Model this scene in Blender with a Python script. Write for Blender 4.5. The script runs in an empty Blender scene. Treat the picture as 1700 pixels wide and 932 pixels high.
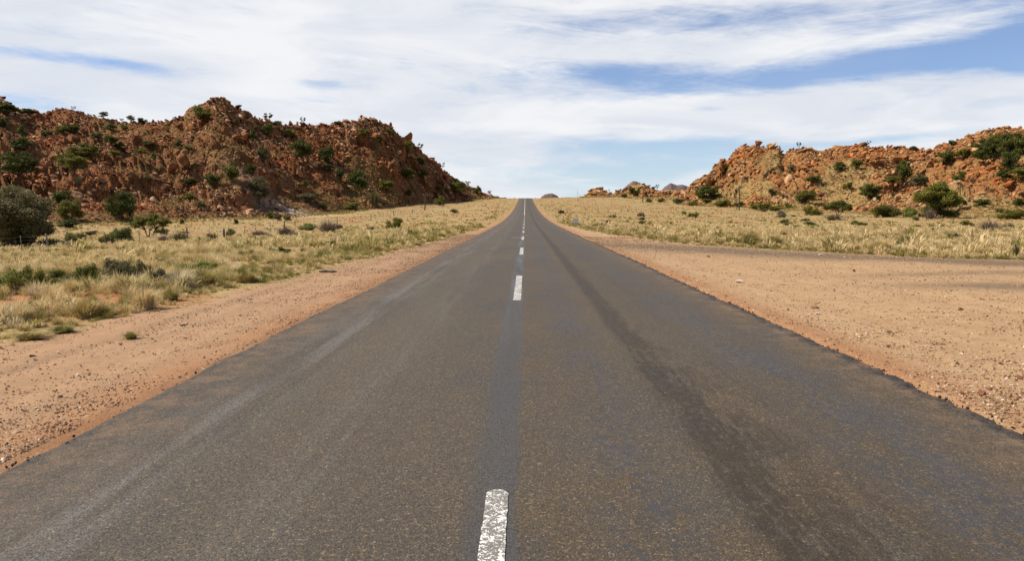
import bpy, math, random
import numpy as np
from mathutils import Vector, Matrix, Euler

random.seed(7)
RNG = np.random.default_rng(11)
SC = bpy.context.scene
COL = SC.collection
EYE = 1.6
FPX = 1283.0                      # focal length in pixels of the 1700 px wide photograph
PITCH = math.radians(5.16)
YAW = math.radians(0.98)

# ------------------------------------------------------------------ camera
cam_d = bpy.data.cameras.new('camera')
cam = bpy.data.objects.new('camera', cam_d)
COL.objects.link(cam)
cam_d.sensor_width = 36.0
cam_d.lens = 36.0 * FPX / 1700.0
cam_d.clip_start = 0.1
cam_d.clip_end = 20000
cam.location = (0, 0, EYE)
cam.rotation_euler = (math.radians(90) - PITCH, 0, YAW)
SC.camera = cam

# ------------------------------------------------------------------ node helper
class X:
    """a value in a node tree, with arithmetic"""
    def __init__(s, nt, sock): s.nt, s.k = nt, sock
    def _m(s, op, *a, clamp=False):
        n = s.nt.nodes.new('ShaderNodeMath'); n.operation = op; n.use_clamp = clamp
        for i, v in enumerate((s,) + a):
            if isinstance(v, X): s.nt.links.new(v.k, n.inputs[i])
            else: n.inputs[i].default_value = float(v)
        return X(s.nt, n.outputs[0])
    def __add__(s, o): return s._m('ADD', o)
    __radd__ = __add__
    def __mul__(s, o): return s._m('MULTIPLY', o)
    __rmul__ = __mul__
    def __sub__(s, o): return s._m('SUBTRACT', o)
    def __rsub__(s, o): return (s * -1.0) + o
    def __truediv__(s, o): return s._m('DIVIDE', o)
    def pow(s, o): return s._m('POWER', o)
    def sq(s): return s._m('MULTIPLY', s)
    def abs(s): return s._m('ABSOLUTE')
    def min(s, o): return s._m('MINIMUM', o)
    def max(s, o): return s._m('MAXIMUM', o)
    def clamp(s): return s._m('ADD', 0.0, clamp=True)
    def exp(s): return s._m('EXPONENT')
    def step(s, a, b, lo=0.0, hi=1.0):
        n = s.nt.nodes.new('ShaderNodeMapRange'); n.interpolation_type = 'SMOOTHSTEP'
        s.nt.links.new(s.k, n.inputs[0])
        for i, v in zip((1, 2, 3, 4), (a, b, lo, hi)): n.inputs[i].default_value = v
        return X(s.nt, n.outputs[0])
    def gauss(s, c, w): return ((s - c) * (1.0 / w)).sq().__mul__(-1.0).exp()

class NT:
    def __init__(s, nt): s.nt = nt
    def node(s, t, **kw):
        n = s.nt.nodes.new(t)
        for k, v in kw.items(): setattr(n, k, v)
        return n
    def link(s, a, b): s.nt.links.new(a.k if isinstance(a, X) else a, b)
    def vec(s, x, y, z=0.0):
        n = s.node('ShaderNodeCombineXYZ')
        for i, v in enumerate((x, y, z)):
            if isinstance(v, X): s.nt.links.new(v.k, n.inputs[i])
            else: n.inputs[i].default_value = float(v)
        return n.outputs[0]
    def noise(s, v, scale, detail=4, rough=0.55, dist=0.0, color=False):
        n = s.node('ShaderNodeTexNoise'); n.inputs['Scale'].default_value = scale
        n.inputs['Detail'].default_value = detail; n.inputs['Roughness'].default_value = rough
        n.inputs['Distortion'].default_value = dist
        s.link(v, n.inputs['Vector'])
        return n.outputs['Color'] if color else X(s.nt, n.outputs['Fac'])
    def voro(s, v, scale, out='Distance', feature='F1', rand=1.0):
        n = s.node('ShaderNodeTexVoronoi'); n.feature = feature; n.inputs['Scale'].default_value = scale
        n.inputs['Randomness'].default_value = rand
        s.link(v, n.inputs['Vector'])
        return n.outputs[out]
    def sep(s, v):
        n = s.node('ShaderNodeSeparateXYZ'); s.link(v, n.inputs[0])
        return [X(s.nt, o) for o in n.outputs]
    def mix(s, f, a, b, mode='MIX'):
        n = s.node('ShaderNodeMix', data_type='RGBA', blend_type=mode); n.clamp_factor = True
        if isinstance(f, X): s.link(f, n.inputs[0])
        else: n.inputs[0].default_value = float(f)
        for i, c in ((6, a), (7, b)):
            if isinstance(c, (tuple, list)): n.inputs[i].default_value = (c[0], c[1], c[2], 1)
            else: s.link(c, n.inputs[i])
        return n.outputs[2]
    def scale_col(s, c, f):
        n = s.node('ShaderNodeVectorMath', operation='SCALE')
        if isinstance(c, (tuple, list)): n.inputs[0].default_value = c[:3]
        else: s.link(c, n.inputs[0])
        if isinstance(f, X): s.link(f, n.inputs[3])
        else: n.inputs[3].default_value = f
        return n.outputs[0]
    def attr(s, name):
        n = s.node('ShaderNodeAttribute'); n.attribute_name = name
        return X(s.nt, n.outputs['Fac'])
    def ramp(s, f, stops):
        n = s.node('ShaderNodeValToRGB'); e = n.color_ramp.elements
        while len(e) < len(stops): e.new(0.5)
        for i, (p, c) in enumerate(stops):
            e[i].position = p; e[i].color = (c[0], c[1], c[2], 1)
        s.link(f, n.inputs[0]); return n.outputs[0]
    def bump(s, h, strength, dist, prev=None):
        n = s.node('ShaderNodeBump'); n.inputs['Strength'].default_value = strength
        n.inputs['Distance'].default_value = dist
        s.link(h, n.inputs['Height'])
        if prev is not None: s.link(prev, n.inputs['Normal'])
        return n.outputs[0]

def new_mat(name, rough=0.9, spec=0.3):
    m = bpy.data.materials.new(name); m.use_nodes = True
    N = NT(m.node_tree)
    b = m.node_tree.nodes['Principled BSDF']
    b.inputs['Roughness'].default_value = rough
    b.inputs['Specular IOR Level'].default_value = spec
    tc = N.node('ShaderNodeTexCoord')
    return m, N, b, tc.outputs['Object']

# ------------------------------------------------------------------ sun and sky
SUN_AZ = math.radians(-90)        # from the road direction, to the left
SUN_EL = math.radians(47)
sdir = Vector((math.sin(SUN_AZ) * math.cos(SUN_EL), math.cos(SUN_AZ) * math.cos(SUN_EL), math.sin(SUN_EL)))
sun_d = bpy.data.lights.new('sun', 'SUN'); sun_d.energy = 5.0; sun_d.angle = math.radians(0.6)
sun_d.color = (1.0, 0.92, 0.80)
sun = bpy.data.objects.new('sun', sun_d); COL.objects.link(sun)
sun.rotation_euler = sdir.to_track_quat('Z', 'Y').to_euler()
sun.location = (-60, 40, 80)

SC.view_settings.view_transform = 'Standard'
SC.view_settings.look = 'None'
SC.view_settings.exposure = 0.68
SC.view_settings.gamma = 1.0

world = bpy.data.worlds.new('World'); SC.world = world; world.use_nodes = True
W = NT(world.node_tree)
bg = world.node_tree.nodes['Background']; bg.inputs['Strength'].default_value = 0.068
sky = W.node('ShaderNodeTexSky', sky_type='NISHITA')
sky.sun_disc = False; sky.sun_elevation = SUN_EL; sky.sun_rotation = SUN_AZ % (2 * math.pi)
sky.air_density = 1.0; sky.dust_density = 0.6; sky.ozone_density = 1.5; sky.altitude = 1200
wtc = W.node('ShaderNodeTexCoord').outputs['Generated']
wx, wy, wz = W.sep(wtc)
az = wx._m('ARCTAN2', wy)                         # azimuth from the road direction
el = wz._m('ARCSINE')                             # elevation
# layer coordinates of a flat high cloud deck
inv = wz.max(0.0) + 0.13
cx_, cy_ = wx / inv, wy / inv
wv = W.vec(cx_ * 0.55, cy_, 0.0)
warp = W.noise(wv, 0.9, 3, 0.5, 0.4)
warp2 = W.noise(W.vec(cy_, cx_, 3.0), 0.7, 3, 0.5)
az2 = az + (warp - 0.5) * 0.16
el2 = el + (warp2 - 0.5) * 0.045
def gap(px, py, hx, hy, amp, tilt=0.0):
    a = math.atan((px - 872) / FPX); e = math.atan((350 - py) / FPX) * math.cos(a)
    dx, dy = az2 - a, el2 - e
    ct, st = math.cos(tilt), math.sin(tilt)
    u = (dx * ct + dy * st) * (FPX / hx); v = (dy * ct - dx * st) * (FPX / hy)
    return ((u.sq() + v.sq()) * -1.0).exp() * amp
gaps = None
for g in [(1215, 138, 270, 26, 1.0, 0.03), (1010, 128, 90, 20, 0.5, 0), (1560, 105, 150, 20, 0.85, -0.12), (1690, 110, 60, 28, 0.6, -0.2), (1700, 30, 130, 70, 0.75, 0.3),
          (1230, 36, 210, 24, 0.55, 0.03), (1450, 38, 90, 16, 0.4, 0.1), (930, 60, 70, 34, 0.3, 0), (1160, 190, 45, 6, 0.6, 0.02), (860, 112, 60, 22, 0.3, 0),
          (1060, 240, 170, 16, 0.8, 0), (1130, 275, 190, 34, 0.75, 0.03), (960, 300, 140, 26, 0.5, 0), (1430, 232, 160, 9, 0.7, 0.05), (1640, 180, 60, 8, 0.3, 0), (800, 285, 90, 22, 0.35, 0),
          (110, 100, 190, 11, 0.65, -0.04), (250, 126, 90, 14, 0.5, -0.15), (530, 147, 46, 9, 0.55, 0), (40, 172, 90, 14, 0.6, -0.1), (530, 180, 50, 9, 0.3, 0),
          (790, 150, 70, 14, 0.35, 0), (820, 40, 90, 34, 0.22, 0), (760, 230, 70, 10, 0.35, 0), (740, 265, 60, 8, 0.3, 0)]:
    t_ = gap(*g); gaps = t_ if gaps is None else gaps + t_
gaps = gaps.min(1.15)
streak = W.noise(W.vec(az * 1.3 + el * 1.2, el * 9.0 - az * 0.8, 0.0), 3.2, 8, 0.62, 0.6)
fine = W.noise(W.vec(az * 2.2 - el, el * 16.0 + az * 1.4, 5.0), 5.0, 6, 0.65, 1.2)
puff = W.noise(W.vec(az * 3.0, el * 7.0 + az * 0.5, 2.0), 6.0, 7, 0.68, 0.4)
front = wy.step(-0.1, 0.5)                         # open patches overhead and behind the viewer come from noise only
behind = W.noise(wv, 0.45, 5, 0.6, 0.6)
cover = (1.06 - gaps * 1.18 - (az + 0.05).step(0.0, 0.6) * el.step(0.12, 0.28) * 0.22) + (streak - 0.5) * 1.7 + (fine - 0.5) * 0.8 + (puff - 0.5) * 0.7
cover_b = (behind - 0.52) * 4.5 + (streak - 0.5) * 0.9
high = el.step(0.45, 0.8)
mixf = front * (1.0 - high)
cov = (cover * mixf + cover_b * (1.0 - mixf)).step(-0.16, 0.98)
shade = W.noise(W.vec(az * 1.6, el * 6.0, 9.0), 3.0, 4, 0.55, 0.5).step(0.34, 0.66)
cloud = W.mix(shade, (6.9, 7.2, 7.8), (8.5, 8.55, 8.65))
skyc = W.mix(1.0, sky.outputs[0], (0.80, 0.93, 1.16), 'MULTIPLY')
low = el.step(0.0, 0.16, 0.62, 0.0)               # paler air towards the horizon
skyc = W.mix(low, skyc, (5.6, 7.0, 7.9))
final = W.mix(cov * 0.84 + 0.12, skyc, cloud)
W.link(final, bg.inputs['Color'])

# ------------------------------------------------------------------ numpy noise
def _h(ix, iy, seed):
    h = (ix.astype(np.int64) * 374761393 + iy.astype(np.int64) * 668265263 + seed * 1442695041) & 0xFFFFFFFF
    h = ((h ^ (h >> 13)) * 1274126177) & 0xFFFFFFFF
    h = ((h ^ (h >> 16)) * 2246822519) & 0xFFFFFFFF
    return (h ^ (h >> 15)) & 0xFFFFFFFF
def rnd2(ix, iy, seed): return _h(ix, iy, seed) / 4294967295.0
def perlin(x, y, seed=0):
    xi, yi = np.floor(x), np.floor(y); fx, fy = x - xi, y - yi
    xi = xi.astype(np.int64); yi = yi.astype(np.int64)
    u = fx * fx * fx * (fx * (fx * 6 - 15) + 10); v = fy * fy * fy * (fy * (fy * 6 - 15) + 10)
    def g(ax, ay, dx, dy):
        a = rnd2(ax, ay, seed) * 2 * np.pi
        return np.cos(a) * dx + np.sin(a) * dy
    n00 = g(xi, yi, fx, fy); n10 = g(xi + 1, yi, fx - 1, fy)
    n01 = g(xi, yi + 1, fx, fy - 1); n11 = g(xi + 1, yi + 1, fx - 1, fy - 1)
    return ((n00 * (1 - u) + n10 * u) * (1 - v) + (n01 * (1 - u) + n11 * u) * v) * 1.4
def fbm(x, y, octv=4, seed=0, gain=0.5):
    s, a = 0, 1.0
    for o in range(octv):
        s = s + a * perlin(x, y, seed + o * 17); x = x * 2.03 + 5.1; y = y * 2.03 - 3.7; a *= gain
    return s
def ridged(x, y, octv=4, seed=0, gain=0.5):
    s, a = 0, 1.0
    for o in range(octv):
        s = s + a * (1 - np.abs(perlin(x, y, seed + o * 17)) * 2); x = x * 2.1 + 5.1; y = y * 2.1 - 3.7; a *= gain
    return s
def cells(x, y, seed=0):
    """nearest-cell random value and distances: blocky rock steps"""
    xi, yi = np.floor(x).astype(np.int64), np.floor(y).astype(np.int64)
    best = np.full(np.shape(x), 9.0); sec = np.full(np.shape(x), 9.0); val = np.zeros(np.shape(x)); gx = np.zeros(np.shape(x))
    for i in (-1, 0, 1):
        for j in (-1, 0, 1):
            cx, cy = xi + i, yi + j
            px = cx + rnd2(cx, cy, seed); py = cy + rnd2(cx, cy, seed + 5)
            d = np.hypot(px - x, py - y)
            r = rnd2(cx, cy, seed + 9)
            tilt = (rnd2(cx, cy, seed + 11) - 0.5) * (x - px) + (rnd2(cx, cy, seed + 12) - 0.5) * (y - py)
            m = d < best
            sec = np.where(m, best, np.minimum(sec, d))
            val = np.where(m, r, val); gx = np.where(m, tilt, gx); best = np.where(m, d, best)
    return val, best, sec, gx
def sstep(a, b, x):
    t = np.clip((x - a) / (b - a), 0, 1); return t * t * (3 - 2 * t)

# ------------------------------------------------------------------ terrain
_yy = np.arange(-200, 7000, 2.0)
_zz = np.interp(_yy, [-200, 0, 60, 90, 123, 171, 230, 291, 350, 410, 440, 470, 540, 700, 1000, 7000],
                [0, 0, -.06, -.05, .16, .85, 2.2, 4.0, 6.0, 8.25, 8.7, 8.5, 5.5, 2.5, 1.0, -6.0])
_k = np.exp(-0.5 * (np.arange(-12, 13) / 5.0) ** 2); _k /= _k.sum()
_zz = np.convolve(np.pad(_zz, 12, mode='edge'), _k, 'valid')
def ZR(y): return np.interp(y, _yy, _zz)

R_BND = ([-40, 10, 18, 23, 25.7, 30.2, 35.4, 41, 55, 73, 100, 140, 460], [60, 45, 32, 21, 16.6, 13.4, 10.4, 7.6, 6.0, 5.2, 4.5, 4.2, 4.0])
L_BND = ([-40, 8, 13, 20, 30, 41, 60, 100, 460], [7.2, 6.6, 6.1, 5.7, 5.2, 4.9, 4.2, 3.65, 3.5])
def ground_z(x, y):
    z = ZR(y)
    lft = sstep(7, 30, -x)
    z = z - 1.25 * lft * (1 - 0.75 * sstep(180, 330, y))
    rgt = sstep(6, 40, x)
    z = z + rgt * (1.0 * sstep(260, 420, y) * (1 - sstep(430, 560, y)) - 0.15)
    out = sstep(4.2, 12, np.abs(x - 0.2))
    z = z + out * (0.28 * fbm(x / 23.0, y / 31.0, 3, 3) + 0.05 * fbm(x / 3.1, y / 3.1, 3, 8))
    # verge: slightly dished shoulders
    z = z - 0.03 * sstep(3.2, 4.5, np.abs(x - 0.2))
    return z

def ray(px, py):
    """direction of the line of sight through a pixel, scaled to dy = 1"""
    u, v = (px - 850.0) / FPX, (466.0 - py) / FPX
    cp, sp, cy, sy = math.cos(PITCH), math.sin(PITCH), math.cos(YAW), math.sin(YAW)
    fx, fz = 0.0, 0.0
    # camera axes
    fwd = np.array([-sy * cp, cy * cp, -sp]); right = np.array([cy, sy, 0.0]); up = np.array([-sy * sp, cy * sp, cp])
    px = np.atleast_1d(np.asarray(px, float))
    d = fwd[None] + np.atleast_1d(u)[:, None] * right[None] + np.atleast_1d(v)[:, None] * up[None]
    return d / d[:, 1:2]

L_SIL = [(-700, 120), (-400, 150), (-150, 128), (-60, 140), (0, 163), (20, 175), (42, 189), (60, 187), (75, 190), (95, 184), (115, 181), (135, 186), (160, 192), (185, 198), (205, 201), (230, 203),
         (260, 207), (290, 201), (304, 197), (308, 187), (320, 178), (340, 170), (350, 163), (372, 164), (380, 172), (395, 181), (420, 196), (440, 205), (470, 208),
         (500, 208), (530, 209), (560, 208), (585, 204), (608, 199), (630, 204), (655, 215), (672, 228), (690, 243), (710, 262), (730, 279), (750, 294), (775, 309),
         (800, 321), (820, 328), (845, 333)]
L_FOOT = ([-700, 0, 250, 400, 560, 740, 820, 845], [130, 150, 163, 185, 228, 330, 405, 430])
L_RIDGE = ([-700, 0, 200, 360, 450, 640, 740, 820, 845], [250, 262, 270, 268, 288, 325, 385, 428, 440])
R_SIL = [(1128, 323), (1140, 312), (1150, 303), (1165, 292), (1180, 285), (1190, 280), (1195, 270), (1199, 268), (1204, 273), (1212, 262), (1225, 247), (1237, 240),
         (1250, 241), (1265, 246), (1280, 246), (1293, 246), (1300, 256), (1310, 250), (1325, 244), (1340, 243), (1355, 249), (1375, 245), (1390, 243), (1410, 243),
         (1435, 241), (1460, 244), (1490, 248), (1520, 249), (1545, 248), (1570, 242), (1590, 233), (1610, 222), (1640, 213), (1665, 210), (1690, 213), (1710, 218),
         (1800, 205), (1950, 225), (2300, 190), (2700, 240)]
R_FOOT = ([1100, 1160, 1250, 1400, 1560, 1700, 2700], [300, 285, 245, 205, 165, 150, 120])
R_RIDGE = ([1100, 1160, 1250, 1400, 1560, 1700, 2700], [350, 340, 305, 280, 262, 250, 220])
K_SIL = [(958, 334), (968, 327), (975, 320), (985, 314), (993, 313), (1005, 318), (1018, 323), (1030, 321), (1040, 316), (1055, 308), (1067, 305), (1080, 312),
         (1095, 319), (1110, 321), (1130, 318), (1160, 316), (1200, 325)]
K_FOOT = ([950, 1030, 1100, 1200], [400, 390, 350, 330])
K_RIDGE = ([950, 1030, 1100, 1200], [440, 440, 420, 390])

class Hill:
    def __init__(s, sil, foot, ridge, seed, rough=1.0, backslope=0.3):
        a = np.array(sil, float); r = ray(a[:, 0], a[:, 1])
        s.t = r[:, 0]; s.s = r[:, 2]; s.seed = seed; s.rough = rough; s.back = backslope
        def tt(px): return ray(np.array(px, float), np.full(len(px), 340.0))[:, 0]
        s.ft = tt(foot[0]); s.fy = np.array(foot[1], float)
        s.rt = tt(ridge[0]); s.ry = np.array(ridge[1], float)
        s.t0, s.t1 = s.t[0], s.t[-1]
    def parts(s, x, y):
        t = x / np.maximum(y, 5.0)
        F = np.interp(t, s.ft, s.fy) - 6 + 15 * fbm(x / 19.0, y / 60.0, 3, s.seed + 40)
        R = np.interp(t, s.rt, s.ry)
        F = np.minimum(F, R - 12)
        return t, F, R, (y - F) / (R - F)
    def z(s, x, y):
        t, F, R, w = s.parts(x, y)
        es = np.interp(t, s.t, s.s)
        xf = t * F
        ef = (ground_z(xf, F) - EYE) / F - 0.002
        big = fbm(x / 34.0, y / 50.0, 3, s.seed)
        wc = np.clip(w, 0, 1)
        g = wc ** (1.12 if s.seed == 100 else 1.3)
        g = g + 0.16 * big * np.sin(np.pi * wc)
        e = ef + (es - ef) * g
        zz = EYE + e * y
        zr = EYE + es * R
        zz = np.where(w > 1, zr - (y - R) * s.back, zz)
        zz = np.where(w < 0, ground_z(x, y) + np.clip(w, -1, 0) * 14, zz)
        # craggy relief
        rise = np.clip((EYE + es * R - ground_z(t * R, R)) / 12.0, 0.05, 1)
        amp = s.rough * rise * (0.35 + 0.65 * np.sin(np.pi * np.clip(w, 0.0, 1.0))) * sstep(-0.02, 0.12, w)
        outcrop = sstep(-0.3, 0.3, fbm(x / 22.0, y / 30.0, 3, s.seed + 3) + 0.55 * wc) * sstep(0.02, 0.22 if s.seed == 100 else 0.42, w + 0.15 * fbm(x / 15.0, y / 15.0, 2, s.seed + 66))
        xs, ys = x + y * 0.35, y - x * 0.2          # dipping beds run across the slope
        v1, d1, e1, g1 = cells(xs / 4.6, ys / 5.6, s.seed + 1)
        v2, d2, e2, g2 = cells(xs / 1.7, ys / 2.1, s.seed + 2)
        zz = zz + amp * (0.9 * (ridged(xs / 11.0, ys / 15.0, 3, s.seed + 7) - 0.9))
        v0, d0, e0, g0 = cells(xs / 10.0, ys / 13.0, s.seed + 31)
        zz = zz + amp * outcrop * (3.2 * (v0 - 0.5) + 5.5 * g0)
        kx = 0.9 if s.seed != 200 else -0.35
        q = (x + y * kx) / (3.4 if s.seed != 200 else 6.0) + 0.9 * fbm(x / 16.0, y / 22.0, 3, s.seed + 51)
        fr = q - np.floor(q); rr = rnd2(np.floor(q).astype(np.int64), np.floor(fbm(x / 9.0, y / 12.0, 2, s.seed + 52) * 3 + y / 14.0).astype(np.int64), s.seed)
        ledge = (0.5 + rr) * (sstep(0.0, 0.18, fr) * (1 - fr) - 0.4)
        bed = sstep(-0.1, 0.35, fbm(x / 26.0, y / 34.0, 2, s.seed + 53) + 0.15)
        zz = zz + amp * (0.25 + 0.75 * outcrop) * bed * 2.6 * ledge
        zz = zz + amp * outcrop * (1.5 * (v1 - 0.5) + 2.8 * g1 - 0.7 * sstep(0.25, 0.0, e1 - d1))
        zz = zz + amp * (0.3 + 0.7 * outcrop) * (0.55 * (v2 - 0.5) + 1.0 * g2)
        zz = zz + amp * 0.22 * fbm(x / 0.9, y / 1.1, 2, s.seed + 9)
        edge = sstep(0, 0.02, t - s.t0) * sstep(0, 0.02, s.t1 - t)
        if s.seed == 100: edge = sstep(0, 0.012, s.t1 - t)
        if s.seed == 200: edge = sstep(0, 0.012, t - s.t0)
        return ground_z(x, y) - 1.0 + (zz - ground_z(x, y) + 1.0) * edge - 0.0
HL = Hill(L_SIL, L_FOOT, L_RIDGE, 100, 1.0)
HR = Hill(R_SIL, R_FOOT, R_RIDGE, 200, 0.95)
HK = Hill(K_SIL, K_FOOT, K_RIDGE, 300, 0.8)

def HZ(x, y):
    z = ground_z(x, y)
    ok = y > 60
    ys = np.where(ok, y, 60.0)
    for h in (HL, HR, HK):
        t = x / ys
        inside = ok & (t > h.t0) & (t < h.t1)
        if inside.any():
            z = z.copy()
            z[inside] = np.maximum(z[inside], h.z(x[inside], ys[inside]))
    return z

_march = np.concatenate([np.arange(3, 60, 0.25), np.arange(60, 560, 0.5)])
def hit(px, py):
    """where the line of sight through (px, py) of the photograph meets the terrain"""
    px, py = float(px), float(py)
    for k in range(14):
        d = ray(np.array([px]), np.array([py + k]))[0]
        X_, Y_, Z_ = d[0] * _march, _march, EYE + d[2] * _march
        h = HZ(X_, Y_)
        below = np.nonzero(Z_ <= h)[0]
        below = below[_march[below] < 455]
        if len(below):
            i = below[0]
            return Vector((X_[i], Y_[i], h[i]))
    return Vector((X_[-1], Y_[-1], h[-1]))

# ------------------------------------------------------------------ mesh helpers
def np_mesh(name, v, f, mats=(), attrs=None, smooth=False, mat_idx=None):
    me = bpy.data.meshes.new(name)
    v = np.asarray(v, np.float32); f = np.asarray(f, np.int32)
    k = f.shape[1]
    me.vertices.add(len(v)); me.vertices.foreach_set('co', v.ravel())
    me.loops.add(f.size); me.loops.foreach_set('vertex_index', f.ravel())
    me.polygons.add(len(f)); me.polygons.foreach_set('loop_start', np.arange(0, f.size, k, dtype=np.int32))
    try: me.polygons.foreach_set('loop_total', np.full(len(f), k, np.int32))
    except Exception: pass
    me.polygons.foreach_set('use_smooth', np.full(len(f), smooth, bool))
    if mat_idx is not None: me.polygons.foreach_set('material_index', np.asarray(mat_idx, np.int32))
    for m in mats: me.materials.append(m)
    for an, av in (attrs or {}).items():
        a = me.attributes.new(an, 'FLOAT', 'POINT'); a.data.foreach_set('value', np.asarray(av, np.float32))
    me.update(calc_edges=True); me.validate()
    return me
def link(name, me, parent=None, loc=None):
    o = bpy.data.objects.new(name, me); COL.objects.link(o)
    if parent is not None: o.parent = parent
    if loc is not None: o.location = loc
    return o
def tag(o, label=None, cat=None, group=None, kind=None):
    if label: o['label'] = label
    if cat: o['category'] = cat
    if group: o['group'] = group
    if kind: o['kind'] = kind
    return o
def grid_faces(nr, nc):
    i = np.arange(nr - 1)[:, None] * nc + np.arange(nc - 1)[None]
    return np.stack([i, i + 1, i + nc + 1, i + nc], -1).reshape(-1, 4)

def scatter(name, templates, pos, scl, rot, tint, mats, smooth=False, pick=None):
    """one mesh holding many transformed copies of small templates (triangles)"""
    n = len(pos)
    pick = RNG.integers(0, len(templates), n) if pick is None else pick
    V, F, A = [], [], []; off = 0
    for ti, (tv, tf) in enumerate(templates):
        m = np.nonzero(pick == ti)[0]
        if not len(m): continue
        P = tv[None] * scl[m][:, None, :]
        P = np.einsum('nij,nkj->nki', rot[m], P) + pos[m][:, None]
        V.append(P.reshape(-1, 3)); A.append(np.repeat(tint[m], len(tv)))
        F.append((tf[None] + (np.arange(len(m)) * len(tv))[:, None, None]).reshape(-1, tf.shape[1]) + off)
        off += len(m) * len(tv)
    me = np_mesh(name, np.concatenate(V), np.concatenate(F), mats, {'tint': np.concatenate(A)}, smooth)
    return link(name, me)
def rotz(a):
    c, s = np.cos(a), np.sin(a); z = np.zeros_like(a); o = np.ones_like(a)
    return np.stack([np.stack([c, -s, z], -1), np.stack([s, c, z], -1), np.stack([z, z, o], -1)], -2)
def rotx(a):
    c, s = np.cos(a), np.sin(a); z = np.zeros_like(a); o = np.ones_like(a)
    return np.stack([np.stack([o, z, z], -1), np.stack([z, c, -s], -1), np.stack([z, s, c], -1)], -2)
def roty(a):
    c, s = np.cos(a), np.sin(a); z = np.zeros_like(a); o = np.ones_like(a)
    return np.stack([np.stack([c, z, s], -1), np.stack([z, o, z], -1), np.stack([-s, z, c], -1)], -2)

# ------------------------------------------------------------------ materials
def ground_material():
    m, N, b, co = new_mat('earth', 0.95, 0.15)
    x, y, z = N.sep(co)
    veg = N.attr('veg'); red = N.attr('red'); dark = N.attr('dark'); pale = N.attr('pale')
    n1 = N.noise(co, 0.6, 5, 0.6); n2 = N.noise(co, 4.0, 5, 0.65); n3 = N.noise(co, 26.0, 3, 0.7)
    streak = N.noise(N.vec(x * 3.0, y * 0.12, 0.0), 1.0, 5, 0.6)
    dirt = N.mix((n1 * 0.6 + streak * 0.6 - 0.1).step(0.3, 0.7), (0.275, 0.165, 0.085), (0.350, 0.228, 0.122))
    dirt = N.mix(x.step(2.0, 5.0) * 0.25, dirt, (0.33, 0.225, 0.110))
    dirt = N.mix(x.step(2.0, -2.0) * 0.45, dirt, (0.285, 0.162, 0.094))
    dirt = N.mix(n2.step(0.42, 0.68) * 0.6, dirt, (0.235, 0.142, 0.077))
    orange = N.mix(n2, (0.205, 0.088, 0.036), (0.275, 0.140, 0.064))
    dirt = N.mix(N.attr('rim') * n1.step(0.25, 0.6), dirt, orange)
    dirt = N.mix(dark * streak.step(0.0, 0.45) * 0.9, dirt, (0.105, 0.073, 0.044))
    # pebbles pressed in the surface, three sizes
    for sc, thr, amt in ((13.0, 0.93, 0.7), (30.0, 0.84, 0.7), (64.0, 0.7, 0.6)):
        vn = N.node('ShaderNodeTexVoronoi'); vn.inputs['Scale'].default_value = sc; N.link(co, vn.inputs['Vector'])
        cs = N.sep(vn.outputs['Color'])
        mask = cs[0].step(thr - 0.05, thr + 0.02) * X(N.nt, vn.outputs['Distance']).step(0.42, 0.3)
        chip = N.ramp(cs[1], [(0.0, (0.11, 0.055, 0.030)), (0.45, (0.20, 0.110, 0.060)), (0.8, (0.38, 0.26, 0.165)), (1.0, (0.55, 0.45, 0.36))])
        dirt = N.mix(mask * amt * N.attr('gravel'), dirt, chip)
    grassy = N.mix(n1.step(0.35, 0.65), (0.30, 0.215, 0.095), (0.245, 0.165, 0.068))
    grassy = N.mix(n2.step(0.48, 0.66) * 0.7, grassy, (0.145, 0.110, 0.040))
    grassy = N.mix(n3.step(0.55, 0.75) * 0.5, grassy, (0.13, 0.10, 0.055))
    redc = N.mix(n2.step(0.35, 0.7), (0.26, 0.080, 0.027), (0.27, 0.130, 0.055))
    redc = N.mix(n3.step(0.5, 0.65) * 0.6, redc, (0.13, 0.065, 0.030))
    grassy = N.mix(red * (0.35 + n2.step(0.35, 0.55) * 0.65), grassy, redc)
    col = N.mix((veg + (n2 - 0.5) * 0.7).step(0.3, 0.7), dirt, grassy)
    col = N.mix(pale * n1.step(0.3, 0.5), col, (0.42, 0.32, 0.24))
    N.link(col, b.inputs['Base Color'])
    h = n2 * 0.5 + n3 * 0.35 + N.noise(co, 90.0, 2, 0.6) * 0.2
    N.link(N.bump(h, 0.75, 0.035), b.inputs['Normal'])
    return m

def rock_material(name, side):
    m, N, b, co = new_mat(name, 0.92, 0.2)
    tint = N.attr('tint')
    n0 = N.noise(co, 0.05, 4, 0.6); n1 = N.noise(co, 0.35, 5, 0.65, 0.3); n2 = N.noise(co, 1.7, 5, 0.7); n3 = N.noise(co, 7.0, 4, 0.7)
    f = (tint * 0.75 + n1 * 0.6 + n2 * 0.5 - 0.42)
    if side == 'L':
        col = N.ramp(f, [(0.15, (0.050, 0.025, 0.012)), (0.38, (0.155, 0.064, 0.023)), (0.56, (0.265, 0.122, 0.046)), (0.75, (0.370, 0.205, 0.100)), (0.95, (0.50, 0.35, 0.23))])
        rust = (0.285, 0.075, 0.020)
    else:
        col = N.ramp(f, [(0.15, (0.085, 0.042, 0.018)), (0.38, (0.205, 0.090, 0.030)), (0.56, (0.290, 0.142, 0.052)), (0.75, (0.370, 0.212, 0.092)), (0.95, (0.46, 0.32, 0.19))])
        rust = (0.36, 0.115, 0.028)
    col = N.mix((n0 * 0.6 + n1 * 0.6).step(0.57, 0.72) * 0.8, col, rust)
    col = N.mix(n3.step(0.58, 0.72) * 0.5, col, (0.09, 0.055, 0.035))
    N.link(col, b.inputs['Base Color'])
    N.link(N.bump(n2 + n3 * 0.5, 0.8, 0.35), b.inputs['Normal'])
    return m

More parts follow.
